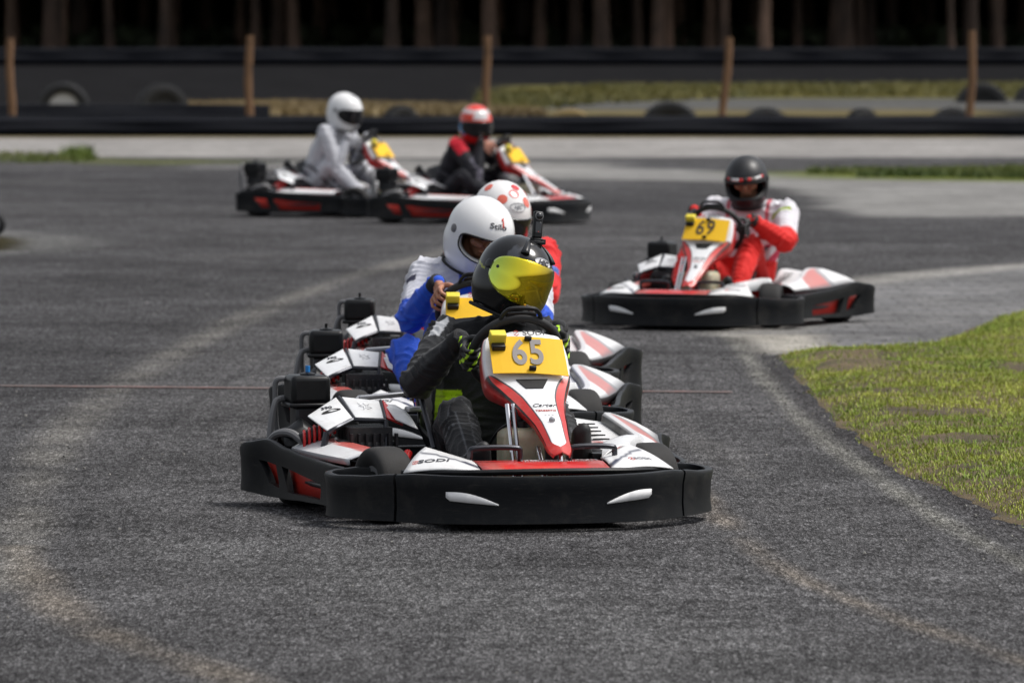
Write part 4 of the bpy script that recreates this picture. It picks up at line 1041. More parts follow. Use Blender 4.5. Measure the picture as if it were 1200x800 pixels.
def glv(c, accent=None, frac=.0):
    def f(co, i):
        a_ = np.tile(np.array(c, float), (len(co), 1))
        if accent is not None:
            s_ = np.abs(np.sin(co[:, 0] * 70 + co[:, 2] * 45)) > .93; a_[s_] = accent
        return a_
    return f
P = {}
cfgs = dict(
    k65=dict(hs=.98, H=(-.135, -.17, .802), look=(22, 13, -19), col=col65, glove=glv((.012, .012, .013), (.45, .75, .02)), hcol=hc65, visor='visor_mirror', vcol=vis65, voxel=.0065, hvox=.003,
             epole=[(.62, -.1, -.75), (.15, -.4, -1)], phi=(R(-4), R(170)), lean=-.16, tilt=.0, bulk=1.08, sl=.172, shx=.045, shz=-.055, ank=[(.145, .50, .12), (-.195, .52, .17)], kpole=[(.18, 0, 1), (-.25, 0, 1)]),
    blue=dict(hs=1.05, H=(-.085, -.16, .858), look=(26, 24, -8), col=colblue, glove=None, hcol=lambda d: (.80, .80, .80), voxel=.0075, bulk=1.16, sl=.215, shz=0.0, epole=[(.55, -.3, -1), (-.4, -.2, -1)], phi=(R(26), R(158)), lean=-.1, tilt=-.05),
    dots=dict(hs=1.04, H=(-.125, -.16, .855), look=(24, 24, -6), col=coldots, glove=glv((.02, .02, .02)), hcol=hcdots, visor='visor_dark', voxel=.0085, bulk=1.08, sl=.195, epole=[(.2, -.2, -1), (-.55, -.2, -1)]),
    k69=dict(H=(-.075, -.22, .822), look=(12, 20, 3), col=col69, glove=glv((.012, .012, .013)), hcol=hc69, hmat='helmet_matte', voxel=.008, bulk=1.16, sl=.215, epole=[(.3, -.2, -1), (-.85, -.1, -1)], ank=[(.15, .40, .15), (-.20, .36, .15)], hs=1.0, tilt=.04, kpole=[(.2, 0, 1), (-.12, 0, 1)], phi=(R(20), R(182))),
    white=dict(hs=1.06, H=(0.02, .085, .875), look=(-6, 14, 0), col=colwhite, glove=glv((.42, .42, .44)), hcol=hcwhite, visor='visor_dark', voxel=.010, hvox=.0045, bulk=1.1, sl=.18, epole=[(.4, -.4, -1), (-.4, -.3, -1)], ank=[(.17, .38, .16), (-.19, .42, .15)], shoe=(.75, .75, .75), kpole=[(.25, 0, 1), (-.3, 0, 1)], collar='ink_white', cuff='ink_grey'),
    red=dict(hs=1.06, H=(-.01, .05, .81), look=(-42, 12, 0), col=colred, glove=glv((.55, .25, .17)), hcol=hcred, visor='visor_dark', voxel=.010, hvox=.0045, bulk=1.05, sl=.18, epole=[(.4, -.4, -1), (-.4, -.3, -1)]))
PLB = dict(k65='front driver in black suit with lime patches and black helmet with amber visor', blue='driver in blue and white suit with an open white helmet, bare hand on the wheel',
           dots='driver in red and white suit with red dots on a white helmet, mostly hidden', k69='driver in white top and red trousers with matt black helmet, by the grass',
           white='distant driver all in pale grey and white with a white helmet and dark visor', red='distant driver in black suit with a red and white helmet')
HEL = {}
for key, cf in cfgs.items():
    P[key], hl, hm_ = make_person(PLB[key], 'person', XF[key], cf, GP); HEL[key] = (hl, hm_)

# helmet lettering and fittings
h = HEL['k65'][0]
f = hlm_fn(R(0), R(31), .002)
MB().add([f(.036 * math.cos(q), .015 * math.sin(q), 0) for q in np.linspace(0, 2 * math.pi, 33)[:-1]] + [f(0, 0, .0006)], [(i, (i + 1) % 32, 32) for i in range(32)]).build('logo', 'ink_white', h)
hf = lambda az, el, lift: (lambda u, v, hh, g=hlm_fn(az, el, lift): g(-u, v, hh))
text('HJC', .022, 'ink', h, hf(0, R(31), .0042), bold=.001, italic=.3, width=1.25)
MB().tube([f(.036 * math.cos(q), .015 * math.sin(q), .001) for q in np.linspace(0, 2 * math.pi, 33)[:-1]], .0012, 5, closed=True).build('logo_ring', 'chrome', h)
for az in (R(34), R(-34)):      # crown air scoops
    g = hlm_fn(az, R(48), .0); pts = []
    for i in range(7):
        w = i / 6; row = []
        for j in range(7):
            u = j / 6 - .5; row.append(g(u * .036 * (1 - .2 * w), -.030 + .075 * w, .012 * (1 - w) * math.cos(u * 3.0) + .0015))
        pts.append(row)
    MB().grid(pts).build('vent', 'black_satin', h, solid=.003)
    poly_plate([g(u, v, .003) for u, v in ((-.013, -.030), (.013, -.030), (.010, -.024), (-.010, -.024))], 'vent_mouth', 'black_void', h, .004, 0)
g = hlm_fn(R(180), R(18), .0); rows = [[g(u, -.03 + .05 * w, .006 + .016 * w * (1 - (u / .07) ** 2)) for u in np.linspace(-.065, .065, 11)] for w in np.linspace(0, 1, 5)]
MB().grid(rows).build('rear_spoiler', 'black_satin', h, solid=.004)
h = HEL['blue'][0]
text('Stilo', .029, 'ink', h, hf(R(5), R(32), .0015), bold=.0002, width=1.5)
g = hlm_fn(R(-4), R(38.5), .0012)
poly_plate([g(-u, v, 0) for u, v in ((-.004, -.017), (.006, -.017), (.009, .022), (.001, .018), (-.006, .010), (.0, .008))][::-1], 'logo', 'ink_red', h, .001, 0)
h = HEL['dots'][0]
for mt_, sel in (('dot_red', 0), ('dot_orange', 1)):
    for i, (a0_, e0_, r_) in enumerate([(2, 60, .17), (-34, 42, .17), (34, 44, .16), (-60, 20, .17), (-78, 52, .16), (70, 28, .17), (-100, 14, .16), (112, 10, .16), (104, 50, .16), (180, 48, .17), (-140, 36, .16), (145, 28, .16), (-30, 76, .14), (-62, -22, .14), (66, -24, .14), (-122, -12, .15), (140, -12, .15), (180, 8, .16)]):
        if (i % 3 == 0) != (sel == 0) and i not in (3,): continue
        if i == 3 and sel: continue
        mb = MB(); c_ = azel(R(a0_), R(e0_)); u_ = c_.orthogonal().normalized(); w_ = c_.cross(u_); rings = []
        for rr_ in (.02, .4, .7, 1):
            rings.append([hshape((c_ + (u_ * math.cos(q) + w_ * math.sin(q)) * r_ * rr_).normalized(), .0012) for q in np.linspace(0, 2 * math.pi, 25)])
        mb.grid(rings).build('printed_dot', mt_, h)
f = hlm_fn(R(-4), R(34), .0015)
MB().tube([f(.040 * math.cos(q), .017 * math.sin(q), .001) for q in np.linspace(0, 2 * math.pi, 33)[:-1]], .0016, 5, closed=True).build('logo_ring', 'ink_grey', h)
text('HJC', .020, 'ink_grey', h, hf(R(-4), R(34), .002), bold=.0006, italic=.3, width=1.25)
h = HEL['k69'][0]          # printed strip above the eye port
for i in range(12):
    a0 = R(-58 + 116 * i / 12); a1 = R(-58 + 116 * (i + 1) / 12 - 1); rows = [[hshape(azel(a, R(16 + dz)), .004) for a in np.linspace(a0, a1, 4)] for dz in (0, 3.5, 7)]
    MB().grid(rows).build('printed_strip', ('red_plastic', 'ink_white', 'ink_white', 'digit_grey', 'red_plastic', 'black_satin')[i % 6], h, solid=.002)

# action camera clamped on the black helmet
hl, HM_ = HEL['k65']
cam_root = empty('action_camera', (0, 0, 0)); cam_root.parent = None
cam_root.matrix_world = Matrix.Translation(V((XF['k65'][0][0], XF['k65'][0][1], 0))) @ Matrix.Rotation(XF['k65'][1], 4, 'Z') @ Matrix.Scale(XF['k65'][2], 4) @ HM_ @ Matrix.Translation(V((-.012, .035, .131))) @ Matrix.Rotation(R(-25), 4, 'Z') @ Matrix.Rotation(R(14), 4, 'X') @ Matrix.Rotation(R(16), 4, 'Y')
tag(cam_root, 'slim black action camera standing on a mount on top of the black helmet', 'camera')
MB().box((0, 0, .066), (.034, .024, .096)).build('camera_body', 'black_plastic', cam_root, bevel=.006, seg=3)
MB().box((0, .0135, .055), (.022, .003, .040)).build('camera_screen', 'visor_dark', cam_root, bevel=.001)
MB().lathe([(0, .006), (.006, .0055), (.0105, .003), (.0125, 0), (.0125, -.003), (0, -.003)], (0, .0155, .096), 'y', 24).build('lens', 'visor_dark', cam_root)
MB().lathe([(.0125, .002), (.015, .001), (.015, -.004), (.0125, -.004)], (0, .0155, .096), 'y', 24).build('lens_ring', 'grey_rim', cam_root)
e = MB(); e.box((0, 0, .002), (.050, .040, .010)); e.box((0, 0, .010), (.026, .024, .014)); e.tube([(-.022, 0, .014), (.022, 0, .014)], .007, 10); e.box((-.006, 0, .020), (.004, .018, .016)); e.box((.006, 0, .020), (.004, .018, .016)); e.box((-.022, .012, .006), (.014, .014, .018))
e.build('mount', 'black_plastic', cam_root, bevel=.0015)
MB().box((0, .0156, .040), (.003, .001, .003)).build('record_mark', 'ink_red', cam_root, smooth=False)

# ------------------------------------------------------------------ ground: one tarmac sheet, colours from measured outlines
def smoothstep(a, b_, x): t = np.clip((x - a) / (b_ - a), 0, 1); return t * t * (3 - 2 * t)
def poly_sd(pts, X, Y):
    """signed distance in photo-measured ground metres (negative inside)"""
    P_ = np.array(pts); n = len(P_); d = np.full(X.shape, 1e9); ins = np.zeros(X.shape, bool)
    for i in range(n):
        ax_, ay = P_[i]; bx, by = P_[(i + 1) % n]; ex, ey = bx - ax_, by - ay; wx, wy = X - ax_, Y - ay
        t = np.clip((wx * ex + wy * ey) / (ex * ex + ey * ey + 1e-9), 0, 1); d = np.minimum(d, np.hypot(wx - ex * t, wy - ey * t))
        c = ((ay > Y) != (by > Y)) & (X < ex * (Y - ay) / (ey if abs(ey) > 1e-9 else 1e-9) + ax_); ins ^= c
    return np.where(ins, -d, d)
def line_d(pts, X, Y):
    d = np.full(X.shape, 1e9)
    for (ax_, ay), (bx, by) in zip(pts, pts[1:]):
        ex, ey = bx - ax_, by - ay; wx, wy = X - ax_, Y - ay; t = np.clip((wx * ex + wy * ey) / (ex * ex + ey * ey), 0, 1); d = np.minimum(d, np.hypot(wx - ex * t, wy - ey * t))
    return d
def smooth_line(px, n=6):
    return [(p.x, p.y) for p in crv([(*gp(*q), 0) for q in px], n)]
def vnoise(X, Y, s, seed=0):
    r_ = np.random.default_rng(seed); g = r_.random((256, 256)); x, y = X / s, Y / s; xi, yi = np.floor(x).astype(int), np.floor(y).astype(int); fx, fy = x - xi, y - yi
    fx = fx * fx * (3 - 2 * fx); fy = fy * fy * (3 - 2 * fy); G_ = lambda a, b_: g[a % 256, b_ % 256]
    return (G_(xi, yi) * (1 - fx) + G_(xi + 1, yi) * fx) * (1 - fy) + (G_(xi, yi + 1) * (1 - fx) + G_(xi + 1, yi + 1) * fx) * fy
def fbm(X, Y, s, seed=0, o=4):
    t = 0; a = 1; n = 0
    for i in range(o): t = t + vnoise(X, Y, s / 2 ** i, seed + i) * a; n += a; a *= .55
    return t / n - .5
ys = [8 + (800 - 8) * 1.35 / 1]; py = 1050.0; Yr = []
while py > 62: Yr.append(gp(600, py)[1]); py -= 1.6 if py < 500 else 2.2
Yr = [2.0, 6.0, 10.0, 13.0] + Yr; Yr = np.array(Yr)
un = np.concatenate([-np.geomspace(.1, .9, 14)[::-1], np.linspace(-.098, .098, 470), np.geomspace(.1, .9, 14)])
YY, UU = np.meshgrid(Yr, un, indexing='ij'); XX = UU * np.maximum(YY, 12)
px_ = 600 + FPX * XX / YY
A0 = np.array([.082, .081, .083]); base = np.ones(XX.shape + (3,)) * A0; grain = np.ones(XX.shape)
def blend(m_, c, gr_=None):
    global base, grain
    m3 = m_[..., None]; base = base * (1 - m3) + np.array(c) * m3
    if gr_ is not None: grain = grain * (1 - m_) + gr_ * m_
nA = fbm(XX, YY, 1.3, 3); nB = fbm(XX, YY, .35, 9); nC = fbm(XX, YY, 6, 21)
base *= (1 + .28 * nC[..., None])
# polished racing line is paler, outside of it the tarmac is darker
c1 = smooth_line([(0, 690), (22, 640), (30, 600), (45, 560), (80, 505), (140, 455), (205, 415), (290, 372), (380, 335), (470, 308), (560, 283), (640, 262)])
left = [(-30, 12)] + [gp(-900, 700)] + c1 + [gp(600, 245), gp(200, 235), gp(-400, 240), (-30, 60)]
sd = poly_sd(left, XX, YY) + nA * .25
blend(.52 * smoothstep(.35, -.5, sd) * smoothstep(75, 30, YY) , (.050, .050, .053))
d = line_d(c1, XX, YY) + nA * .10
blend(.40 * smoothstep(.16, .0, np.abs(d)) * np.clip(.85 + 1.8 * nB, 0, 1), (.215, .205, .185), .8)
c1b = smooth_line([(22, 640), (60, 700), (130, 745), (250, 785), (400, 850)])
blend(.38 * smoothstep(.13, .0, line_d(c1b, XX, YY) + nA * .09) * np.clip(.7 + 1.3 * nB, 0, 1), (.22, .185, .145))
blend(.25 * smoothstep(.7, .1, line_d(smooth_line([(300, 640), (500, 690), (800, 760), (1000, 850)]), XX, YY)), (.14, .14, .14))
c2 = smooth_line([(850, 385), (872, 410), (900, 448), (935, 486), (985, 528), (1050, 575), (1130, 625), (1260, 690)])
blend(.60 * smoothstep(.085, .0, line_d(c2, XX, YY) + nA * .05) * np.clip(.8 + 1.2 * nB, 0, 1), (.23, .225, .20))
c2o = [gp(885, 395), gp(925, 440), gp(965, 486), gp(1030, 530), gp(1120, 580), gp(1260, 650)]
blend(.75 * smoothstep(.15, .03, line_d(c2o, XX, YY) + nA * .08), (.055, .053, .055))
c3 = smooth_line([(800, 560), (850, 612), (920, 668), (1010, 708), (1110, 745), (1250, 790)])
blend(.42 * smoothstep(.10, .0, line_d(c3, XX, YY) + nA * .10) * np.clip(.6 + 1.6 * nB, 0, 1), (.24, .20, .155))
for i, (a_, b_, w_) in enumerate([((60, 420), (420, 560), .0), ((400, 470), (520, 330), .25), ((480, 300), (250, 300), .3), ((760, 470), (880, 560), .1)]):
    if w_: blend(.22 * smoothstep(w_, 0, line_d([gp(*a_), gp(*b_)], XX, YY) + nA * .3), (.16, .155, .15))
# arcs left behind in the far bend
blend(.5 * smoothstep(2.2, .4, line_d(smooth_line([(-200, 235), (60, 226), (160, 220), (260, 236)]), XX, YY) + nA * 1.5), (.052, .052, .055))
blend(.5 * smoothstep(2.5, .5, line_d(smooth_line([(-100, 206), (150, 203), (340, 212), (600, 245)]), XX, YY) + nA * 2), (.05, .05, .054))
blend(.35 * smoothstep(2.0, .5, line_d(smooth_line([(700, 225), (900, 240), (960, 262), (1200, 285)]), XX, YY) + nA), (.055, .055, .058))
for pts_, w_, a__ in (([(430, 860), (520, 720), (640, 650), (820, 600)], .045, .30), ([(470, 860), (560, 722), (680, 655), (860, 600)], .045, .26), ([(90, 620), (150, 540), (260, 450), (420, 380), (560, 340)], .05, .30), ([(130, 640), (190, 555), (300, 462), (450, 392), (590, 348)], .05, .22),
                      ([(960, 860), (930, 720), (880, 600), (830, 500), (800, 420)], .045, .25), ([(20, 480), (150, 400), (330, 330), (500, 290)], .06, .25), ([(700, 300), (560, 290), (380, 300), (200, 340)], .08, .22), ([(650, 860), (740, 740), (800, 640)], .03, .22)):
    blend(a__ * smoothstep(w_, w_ * .3, line_d(smooth_line(pts_), XX, YY) + nA * .02) * np.clip(.6 + 1.6 * nB, 0, 1), (.030, .030, .032))
rs_ = np.random.default_rng(5)
# concrete apron to the right
ap = [gp(884, 392), gp(935, 350), gp(1005, 331), gp(1205, 311), gp(1400, 303), gp(1500, 350), gp(1230, 368), gp(1160, 378), gp(1095, 402), gp(1010, 413), gp(905, 415)]
sd = poly_sd(ap, XX, YY) + nA * .12; blend(smoothstep(.10, -.10, sd), (.170, .168, .168), .35)
blend(.65 * smoothstep(.10, -.10, sd) * smoothstep(.40, .56, .5 + nB * 1.0 + .15 * np.sin(YY * 9 + XX * 3)), (.130, .130, .134))
blend(.7 * smoothstep(.38, .05, line_d(smooth_line([(884, 392), (935, 352), (1005, 331), (1205, 311), (1400, 303)]), XX, YY) + nA * .2), (.30, .29, .27), .4)
blend(.9 * smoothstep(.15, -.1, poly_sd([gp(888, 393), gp(945, 393), gp(955, 405), gp(1000, 411), gp(905, 414)], XX, YY) + nA * .2), (.36, .34, .30), .4)
# pale slabs
b1 = smooth_line([(560, 196), (680, 196), (800, 199), (960, 205), (1200, 209), (1500, 212)]) + smooth_line([(1500, 254), (1200, 254), (1000, 253), (965, 245), (940, 226), (880, 215), (760, 211), (620, 209), (540, 206)])
blend(smoothstep(.25, -.25, poly_sd(b1, XX, YY) + nA * .8), (.205, .202, .195), .3)
b2 = [gp(-700, 183), gp(-200, 183), gp(200, 184), gp(560, 185), gp(900, 184), gp(1900, 183), gp(1900, 161), gp(-700, 161)]
blend(smoothstep(.6, -.4, poly_sd(b2, XX, YY) + nA * 1.5), (.26, .25, .24), .3)
blend(.8 * smoothstep(.6, -.3, poly_sd([gp(260, 196), gp(400, 188), gp(700, 190), gp(700, 200), gp(520, 206), gp(420, 198)], XX, YY) + nA * 1.2), (.25, .245, .235), .3)
blend(.75 * smoothstep(1.5, .2, line_d([gp(-400, 187), gp(0, 187), gp(105, 187), gp(190, 190)], XX, YY) + nA * 2.5), (.10, .11, .045))
blend(smoothstep(1.2, -.3, poly_sd([gp(945, 203), gp(1200, 198), gp(1900, 192), gp(1900, 213), gp(1200, 212), gp(1000, 208)], XX, YY) + nA * .8), (.11, .13, .03), .4)
# dirt island at the left edge
isl = [gp(-120, 268), gp(0, 276), gp(25, 279), gp(34, 285), gp(15, 292), gp(-120, 300)]
sd = poly_sd(isl, XX, YY); blend(.5 * smoothstep(.8, .2, np.abs(sd)), (.17, .17, .165)); blend(smoothstep(.15, -.15, sd + nA * .3), (.040, .036, .022), .6)
# beyond the barrier: dark tarmac, with the wood's shade painted into its colour
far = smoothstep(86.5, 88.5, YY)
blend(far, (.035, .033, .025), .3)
pr = px_; fy = 8 + FPX * CH / YY
blend(far * smoothstep(560, 640, pr) * smoothstep(99, 102, fy) * smoothstep(117, 113, fy + nA * 4), (.135, .125, .045), .3)
blend(far * smoothstep(560, 640, pr) * smoothstep(114, 117, fy) * smoothstep(131, 127, fy), (.095, .095, .092), .3)
blend(far * smoothstep(1200, 1120, pr) * .7 * smoothstep(127, 130, fy + nA * 3) , (.17, .14, .07), .3)
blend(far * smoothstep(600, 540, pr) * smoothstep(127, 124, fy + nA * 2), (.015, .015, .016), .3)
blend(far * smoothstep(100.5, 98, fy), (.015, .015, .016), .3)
blend(far * smoothstep(150, 210, pr) * smoothstep(400, 340, pr) * smoothstep(124, 127, fy) * smoothstep(137, 133, fy + nA * 3), (.30, .22, .10), .3)
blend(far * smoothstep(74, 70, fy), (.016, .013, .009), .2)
base *= (1 + .22 * nB[..., None] * (1 - far[..., None])) * (1 + .16 * nA[..., None]); base = np.clip(base, .004, .5)
tire = np.ones(XX.shape)
vs = np.stack([XX, YY, np.zeros_like(XX)], -1).reshape(-1, 3); nr_, nc_ = XX.shape
idx = (np.arange(nr_ - 1)[:, None] * nc_ + np.arange(nc_ - 1)[None]).reshape(-1); fc = np.stack([idx, idx + 1, idx + nc_ + 1, idx + nc_], 1)
me = bpy.data.meshes.new('track'); me.vertices.add(len(vs)); me.vertices.foreach_set('co', vs.ravel()); me.loops.add(len(fc) * 4); me.loops.foreach_set('vertex_index', fc.ravel().astype(np.int32))
me.polygons.add(len(fc)); me.polygons.foreach_set('loop_start', np.arange(0, len(fc) * 4, 4, dtype=np.int32)); me.update(); me.validate()
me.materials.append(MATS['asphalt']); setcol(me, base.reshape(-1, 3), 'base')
pa = me.attributes.new('pave', 'FLOAT', 'POINT'); pa.data.foreach_set('value', smoothstep(.05, -.15, poly_sd(ap, XX, YY)).ravel().astype(np.float32))
ga = me.attributes.new('grain', 'FLOAT', 'POINT'); ga.data.foreach_set('value', grain.ravel().astype(np.float32))
o = bpy.data.objects.new('track', me); COL.objects.link(o); tag(o, 'worn grey tarmac of the kart track with dusty tyre lines', kind='structure')
o = MB().add([(-900, -60, -.03), (900, -60, -.03), (900, 1500, -.03), (-900, 1500, -.03)], [(0, 1, 2, 3)]).build('ground', 'ground_dirt'); tag(o, 'bare dark ground round the track', kind='structure')
# start line
def strip(name, mat, a, b_, w, z=.004, n=60):
    rows = []
    for i in range(n + 1):
        t = i / n; x = a[0] + (b_[0] - a[0]) * t; y = a[1] + (b_[1] - a[1]) * t; ww = w * (1 + .12 * math.sin(i * 1.7)); rows.append([(x, y - ww / 2, z), (x, y + ww / 2, z)])
    return MB().grid(rows).build(name, mat)
a_ = gp(-160, 451); b_ = gp(858, 460); o = strip('start_line', 'line_paint', a_, b_, .115); tag(o, 'thin worn red line painted straight across the tarmac', kind='structure')

# ------------------------------------------------------------------ grass verge at the right
gpoly_px = [(922, 417), (1000, 413), (1060, 411), (1095, 404), (1130, 392), (1160, 380), (1185, 369), (1215, 366), (1420, 352), (1560, 640), (1330, 668), (1202, 616), (1150, 594), (1100, 566), (1060, 552), (1020, 520), (985, 492), (955, 462), (935, 436)]
gpoly = [(p.x, p.y) for p in crv([(*gp(*q), 0) for q in gpoly_px], 4, True)]
gx0, gx1 = min(p[0] for p in gpoly) - .1, max(p[0] for p in gpoly) + .1; gy0, gy1 = min(p[1] for p in gpoly) - .1, max(p[1] for p in gpoly) + .1
nx, ny = 130, 420
GX, GY = np.meshgrid(np.linspace(gx0, gx1, nx), np.linspace(gy0, gy1, ny), indexing='xy')
gn1 = fbm(GX, GY, .35, 40); sdg = poly_sd(gpoly, GX, GY) + gn1 * .12
Z = smoothstep(.02, -.22, sdg) * (.035 + .03 * gn1 + .02 * fbm(GX, GY, .1, 77)) + .004 - .02 * smoothstep(.0, .06, sdg)
idx = (np.arange(ny - 1)[:, None] * nx + np.arange(nx - 1)[None]); keep = (sdg[:-1, :-1] < .07); idx = idx[keep]
mb = MB(); me = bpy.data.meshes.new('verge'); vs = np.stack([GX, GY, Z], -1).reshape(-1, 3); fc = np.stack([idx, idx + 1, idx + nx + 1, idx + nx], 1)
me.from_pydata(vs.tolist(), [], fc.tolist()); bm = bmesh.new(); bm.from_mesh(me); bmesh.ops.delete(bm, geom=[v for v in bm.verts if not v.link_faces], context='VERTS'); bm.to_mesh(me); bm.free()
me.polygons.foreach_set('use_smooth', [True] * len(me.polygons)); me.materials.append(MATS['verge_soil']); o = bpy.data.objects.new('verge', me); COL.objects.link(o); tag(o, 'low soil bank under the grass at the track edge', kind='structure')
def blades(name, X, Y, Z, hgt, wid, cols, label):
    n = len(X); a = rng.random(n) * 6.283; ln = rng.random(n) * .9 + .15; la = rng.random(n) * 6.283
    bx, by = np.cos(a) * wid / 2, np.sin(a) * wid / 2; tx, ty = np.cos(la) * hgt * ln, np.sin(la) * hgt * ln
    v = np.zeros((n, 5, 3)); v[:, 0] = np.stack([X - bx, Y - by, Z], 1); v[:, 1] = np.stack([X + bx, Y + by, Z], 1)
    v[:, 2] = np.stack([X + bx * .8 + tx * .35, Y + by * .8 + ty * .35, Z + hgt * .6], 1); v[:, 3] = np.stack([X - bx * .8 + tx * .35, Y - by * .8 + ty * .35, Z + hgt * .6], 1)
    v[:, 4] = np.stack([X + tx, Y + ty, Z + hgt * (1.05 - .45 * ln)], 1)
    i = np.arange(n) * 5; quads = np.stack([i, i + 1, i + 2, i + 3], 1); tris = np.stack([i + 3, i + 2, i + 4], 1)
    me = bpy.data.meshes.new(name); me.vertices.add(n * 5); me.vertices.foreach_set('co', v.ravel()); lp = np.concatenate([quads.ravel(), tris.ravel()]).astype(np.int32)
    me.loops.add(len(lp)); me.loops.foreach_set('vertex_index', lp); me.polygons.add(2 * n); me.polygons.foreach_set('loop_start', np.concatenate([np.arange(n) * 4, n * 4 + np.arange(n) * 3]).astype(np.int32)); me.update(); me.validate()
    me.materials.append(MATS['grass_blade']); setcol(me, np.repeat(cols, 5, 0)); o = bpy.data.objects.new(name, me); COL.objects.link(o); tag(o, label, 'grass', kind='stuff'); return o
n = 520000; X = rng.uniform(gx0, gx1, n); Y = rng.uniform(gy0, gy1, n); sdp = poly_sd(gpoly, X, Y) + fbm(X, Y, .3, 55) * .18
bare = np.zeros(n)
for q, rx, ry in (((1010, 432), .22, 1.0), ((985, 436), .12, .7), ((1110, 497), .24, .40), ((1060, 494), .14, .28), ((1040, 470), .09, .25), ((1115, 525), .16, .28), ((1190, 440), .1, .5), ((1085, 470), .05, .25), ((1010, 462), .06, .2)):
    c = gp(*q); bare = np.maximum(bare, smoothstep(1.25, .5, np.hypot((X - c[0]) / rx, (Y - c[1]) / ry) + fbm(X, Y, .18, 91) * 1.2))
dens = smoothstep(.05, -.04, sdp) * (1 - .93 * bare) * np.clip(.62 + 1.4 * fbm(X, Y, .22, 63), .12, 1); kp = rng.random(n) < dens; X, Y, sdp = X[kp], Y[kp], sdp[kp]
zi = np.clip(((Y - gy0) / (gy1 - gy0) * (ny - 1)).astype(int), 0, ny - 1); xi = np.clip(((X - gx0) / (gx1 - gx0) * (nx - 1)).astype(int), 0, nx - 1); ZZ = Z[zi, xi]
tn_ = 1.4 * fbm(X, Y, .6, 70)[:, None] + rng.normal(0, .12, (len(X), 1)); t = np.clip(.5 + 1.3 * tn_, 0, 1); cols = np.array([.16, .26, .026]) * (1 - t) + np.array([.44, .47, .075]) * t
dry = rng.random(len(X)) < .10; cols[dry] = (.34, .28, .12)
blades('grass', X, Y, ZZ, (.009 + .014 * rng.random(len(X)) + .022 * (rng.random(len(X)) < .04)) * (1 + .9 * np.clip(fbm(X, Y, .15, 88), -.3, .5)), .0022 + .0022 * rng.random(len(X)), cols, 'bright green grass with bare worn patches on the right verge')
# grit along the broken tarmac edge and thinly over the track
def stones(name, X, Y, Z0, size, label):
    n = len(X); base_v = np.array([[1, 0, -.3], [-.5, .87, -.3], [-.5, -.87, -.3], [.3, .5, .6], [-.6, 0, .55], [.3, -.5, .6]]); fcs = np.array([[0, 1, 3], [1, 4, 3], [1, 2, 4], [2, 5, 4], [2, 0, 5], [0, 3, 5], [3, 4, 5]])
    a = rng.random(n) * 6.283; c_, s_ = np.cos(a), np.sin(a); j = base_v[None] * (1 + rng.normal(0, .22, (n, 6, 3))); v = np.stack([j[..., 0] * c_[:, None] - j[..., 1] * s_[:, None], j[..., 0] * s_[:, None] + j[..., 1] * c_[:, None], j[..., 2] + .3], -1) * size[:, None, None]
    v += np.stack([X, Y, Z0], 1)[:, None]; f = (fcs[None] + (np.arange(n) * 6)[:, None, None]).reshape(-1, 3)
    me = bpy.data.meshes.new(name); me.from_pydata(v.reshape(-1, 3).tolist(), [], f.tolist()); me.materials.append(MATS['grass_blade']); g_ = rng.uniform(.05, .30, (n, 1)) * np.array([[1, .96, .88]]); setcol(me, np.repeat(g_, 6, 0)); o = bpy.data.objects.new(name, me); COL.objects.link(o); tag(o, label, 'gravel', kind='stuff')
n = 26000; X = rng.uniform(-2.2, 2.4, n); Y = rng.uniform(14, 40, n); e_ = np.abs(poly_sd(gpoly, X, Y)); pr_ = .035 + .9 * np.exp(-e_ / .10) + .35 * np.exp(-line_d(c2, X, Y) / .06) + .2 * np.exp(-line_d(c1, X, Y) / .12); k_ = (rng.random(n) < pr_); X, Y = X[k_], Y[k_]
stones('loose_grit', X, Y, np.full(len(X), .002), .0022 + .0055 * rng.random(len(X)) ** 3, 'small loose stones scattered along the tarmac edge and dusty lines')
# small far tufts and the far verge
def scatter_px(poly_px, n, hg, wd, c0, c1, name, label, clump=.5):
    P_ = [gp(*q) for q in poly_px]; x0, x1 = min(p[0] for p in P_), max(p[0] for p in P_); y0, y1 = min(p[1] for p in P_), max(p[1] for p in P_)
    X = rng.uniform(x0, x1, n); Y = rng.uniform(y0, y1, n); k = (poly_sd(P_, X, Y) + fbm(X, Y, 1.0, 12) * 1.2 < 0) & (rng.random(n) < np.clip(clump + 2.2 * fbm(X, Y, .8, 33), 0, 1)); X, Y = X[k], Y[k]
    t = np.clip(.5 + fbm(X, Y, 1.1, 5)[:, None] * 2 + rng.normal(0, .1, (len(X), 1)), 0, 1); blades(name, X, Y, np.full(len(X), .004), hg * (.5 + rng.random(len(X))), wd, np.array(c0) * (1 - t) + np.array(c1) * t, label)
scatter_px([(945, 203), (1200, 199), (1500, 196), (1500, 213), (1200, 211), (1000, 208)], 60000, .07, .012, (.05, .08, .012), (.13, .15, .03), 'grass', 'thin band of grass between the pale slab and the far tarmac, right')
scatter_px([(-60, 192), (-60, 184), (60, 183), (110, 186), (100, 192)], 9000, .07, .012, (.07, .10, .02), (.17, .18, .05), 'grass', 'sparse weeds at the left end of the pale barrier strip', .35)
scatter_px([(80, 190), (82, 185), (100, 185), (102, 190)], 900, .15, .012, (.07, .12, .015), (.16, .20, .03), 'grass', 'taller weed tuft at the left below the black barrier', .8)
scatter_px([(560, 112), (700, 103), (1200, 101), (1500, 101), (1500, 115), (900, 114), (700, 122), (560, 135)], 70000, .12, .03, (.07, .075, .018), (.17, .145, .035), 'grass', 'yellowing grass verge beyond the near barrier', .75)
scatter_px([(150, 137), (200, 128), (300, 125), (400, 126), (560, 129), (640, 137)], 40000, .12, .025, (.14, .10, .045), (.28, .21, .10), 'grass', 'straw coloured dry grass behind the barrier, left', .7)

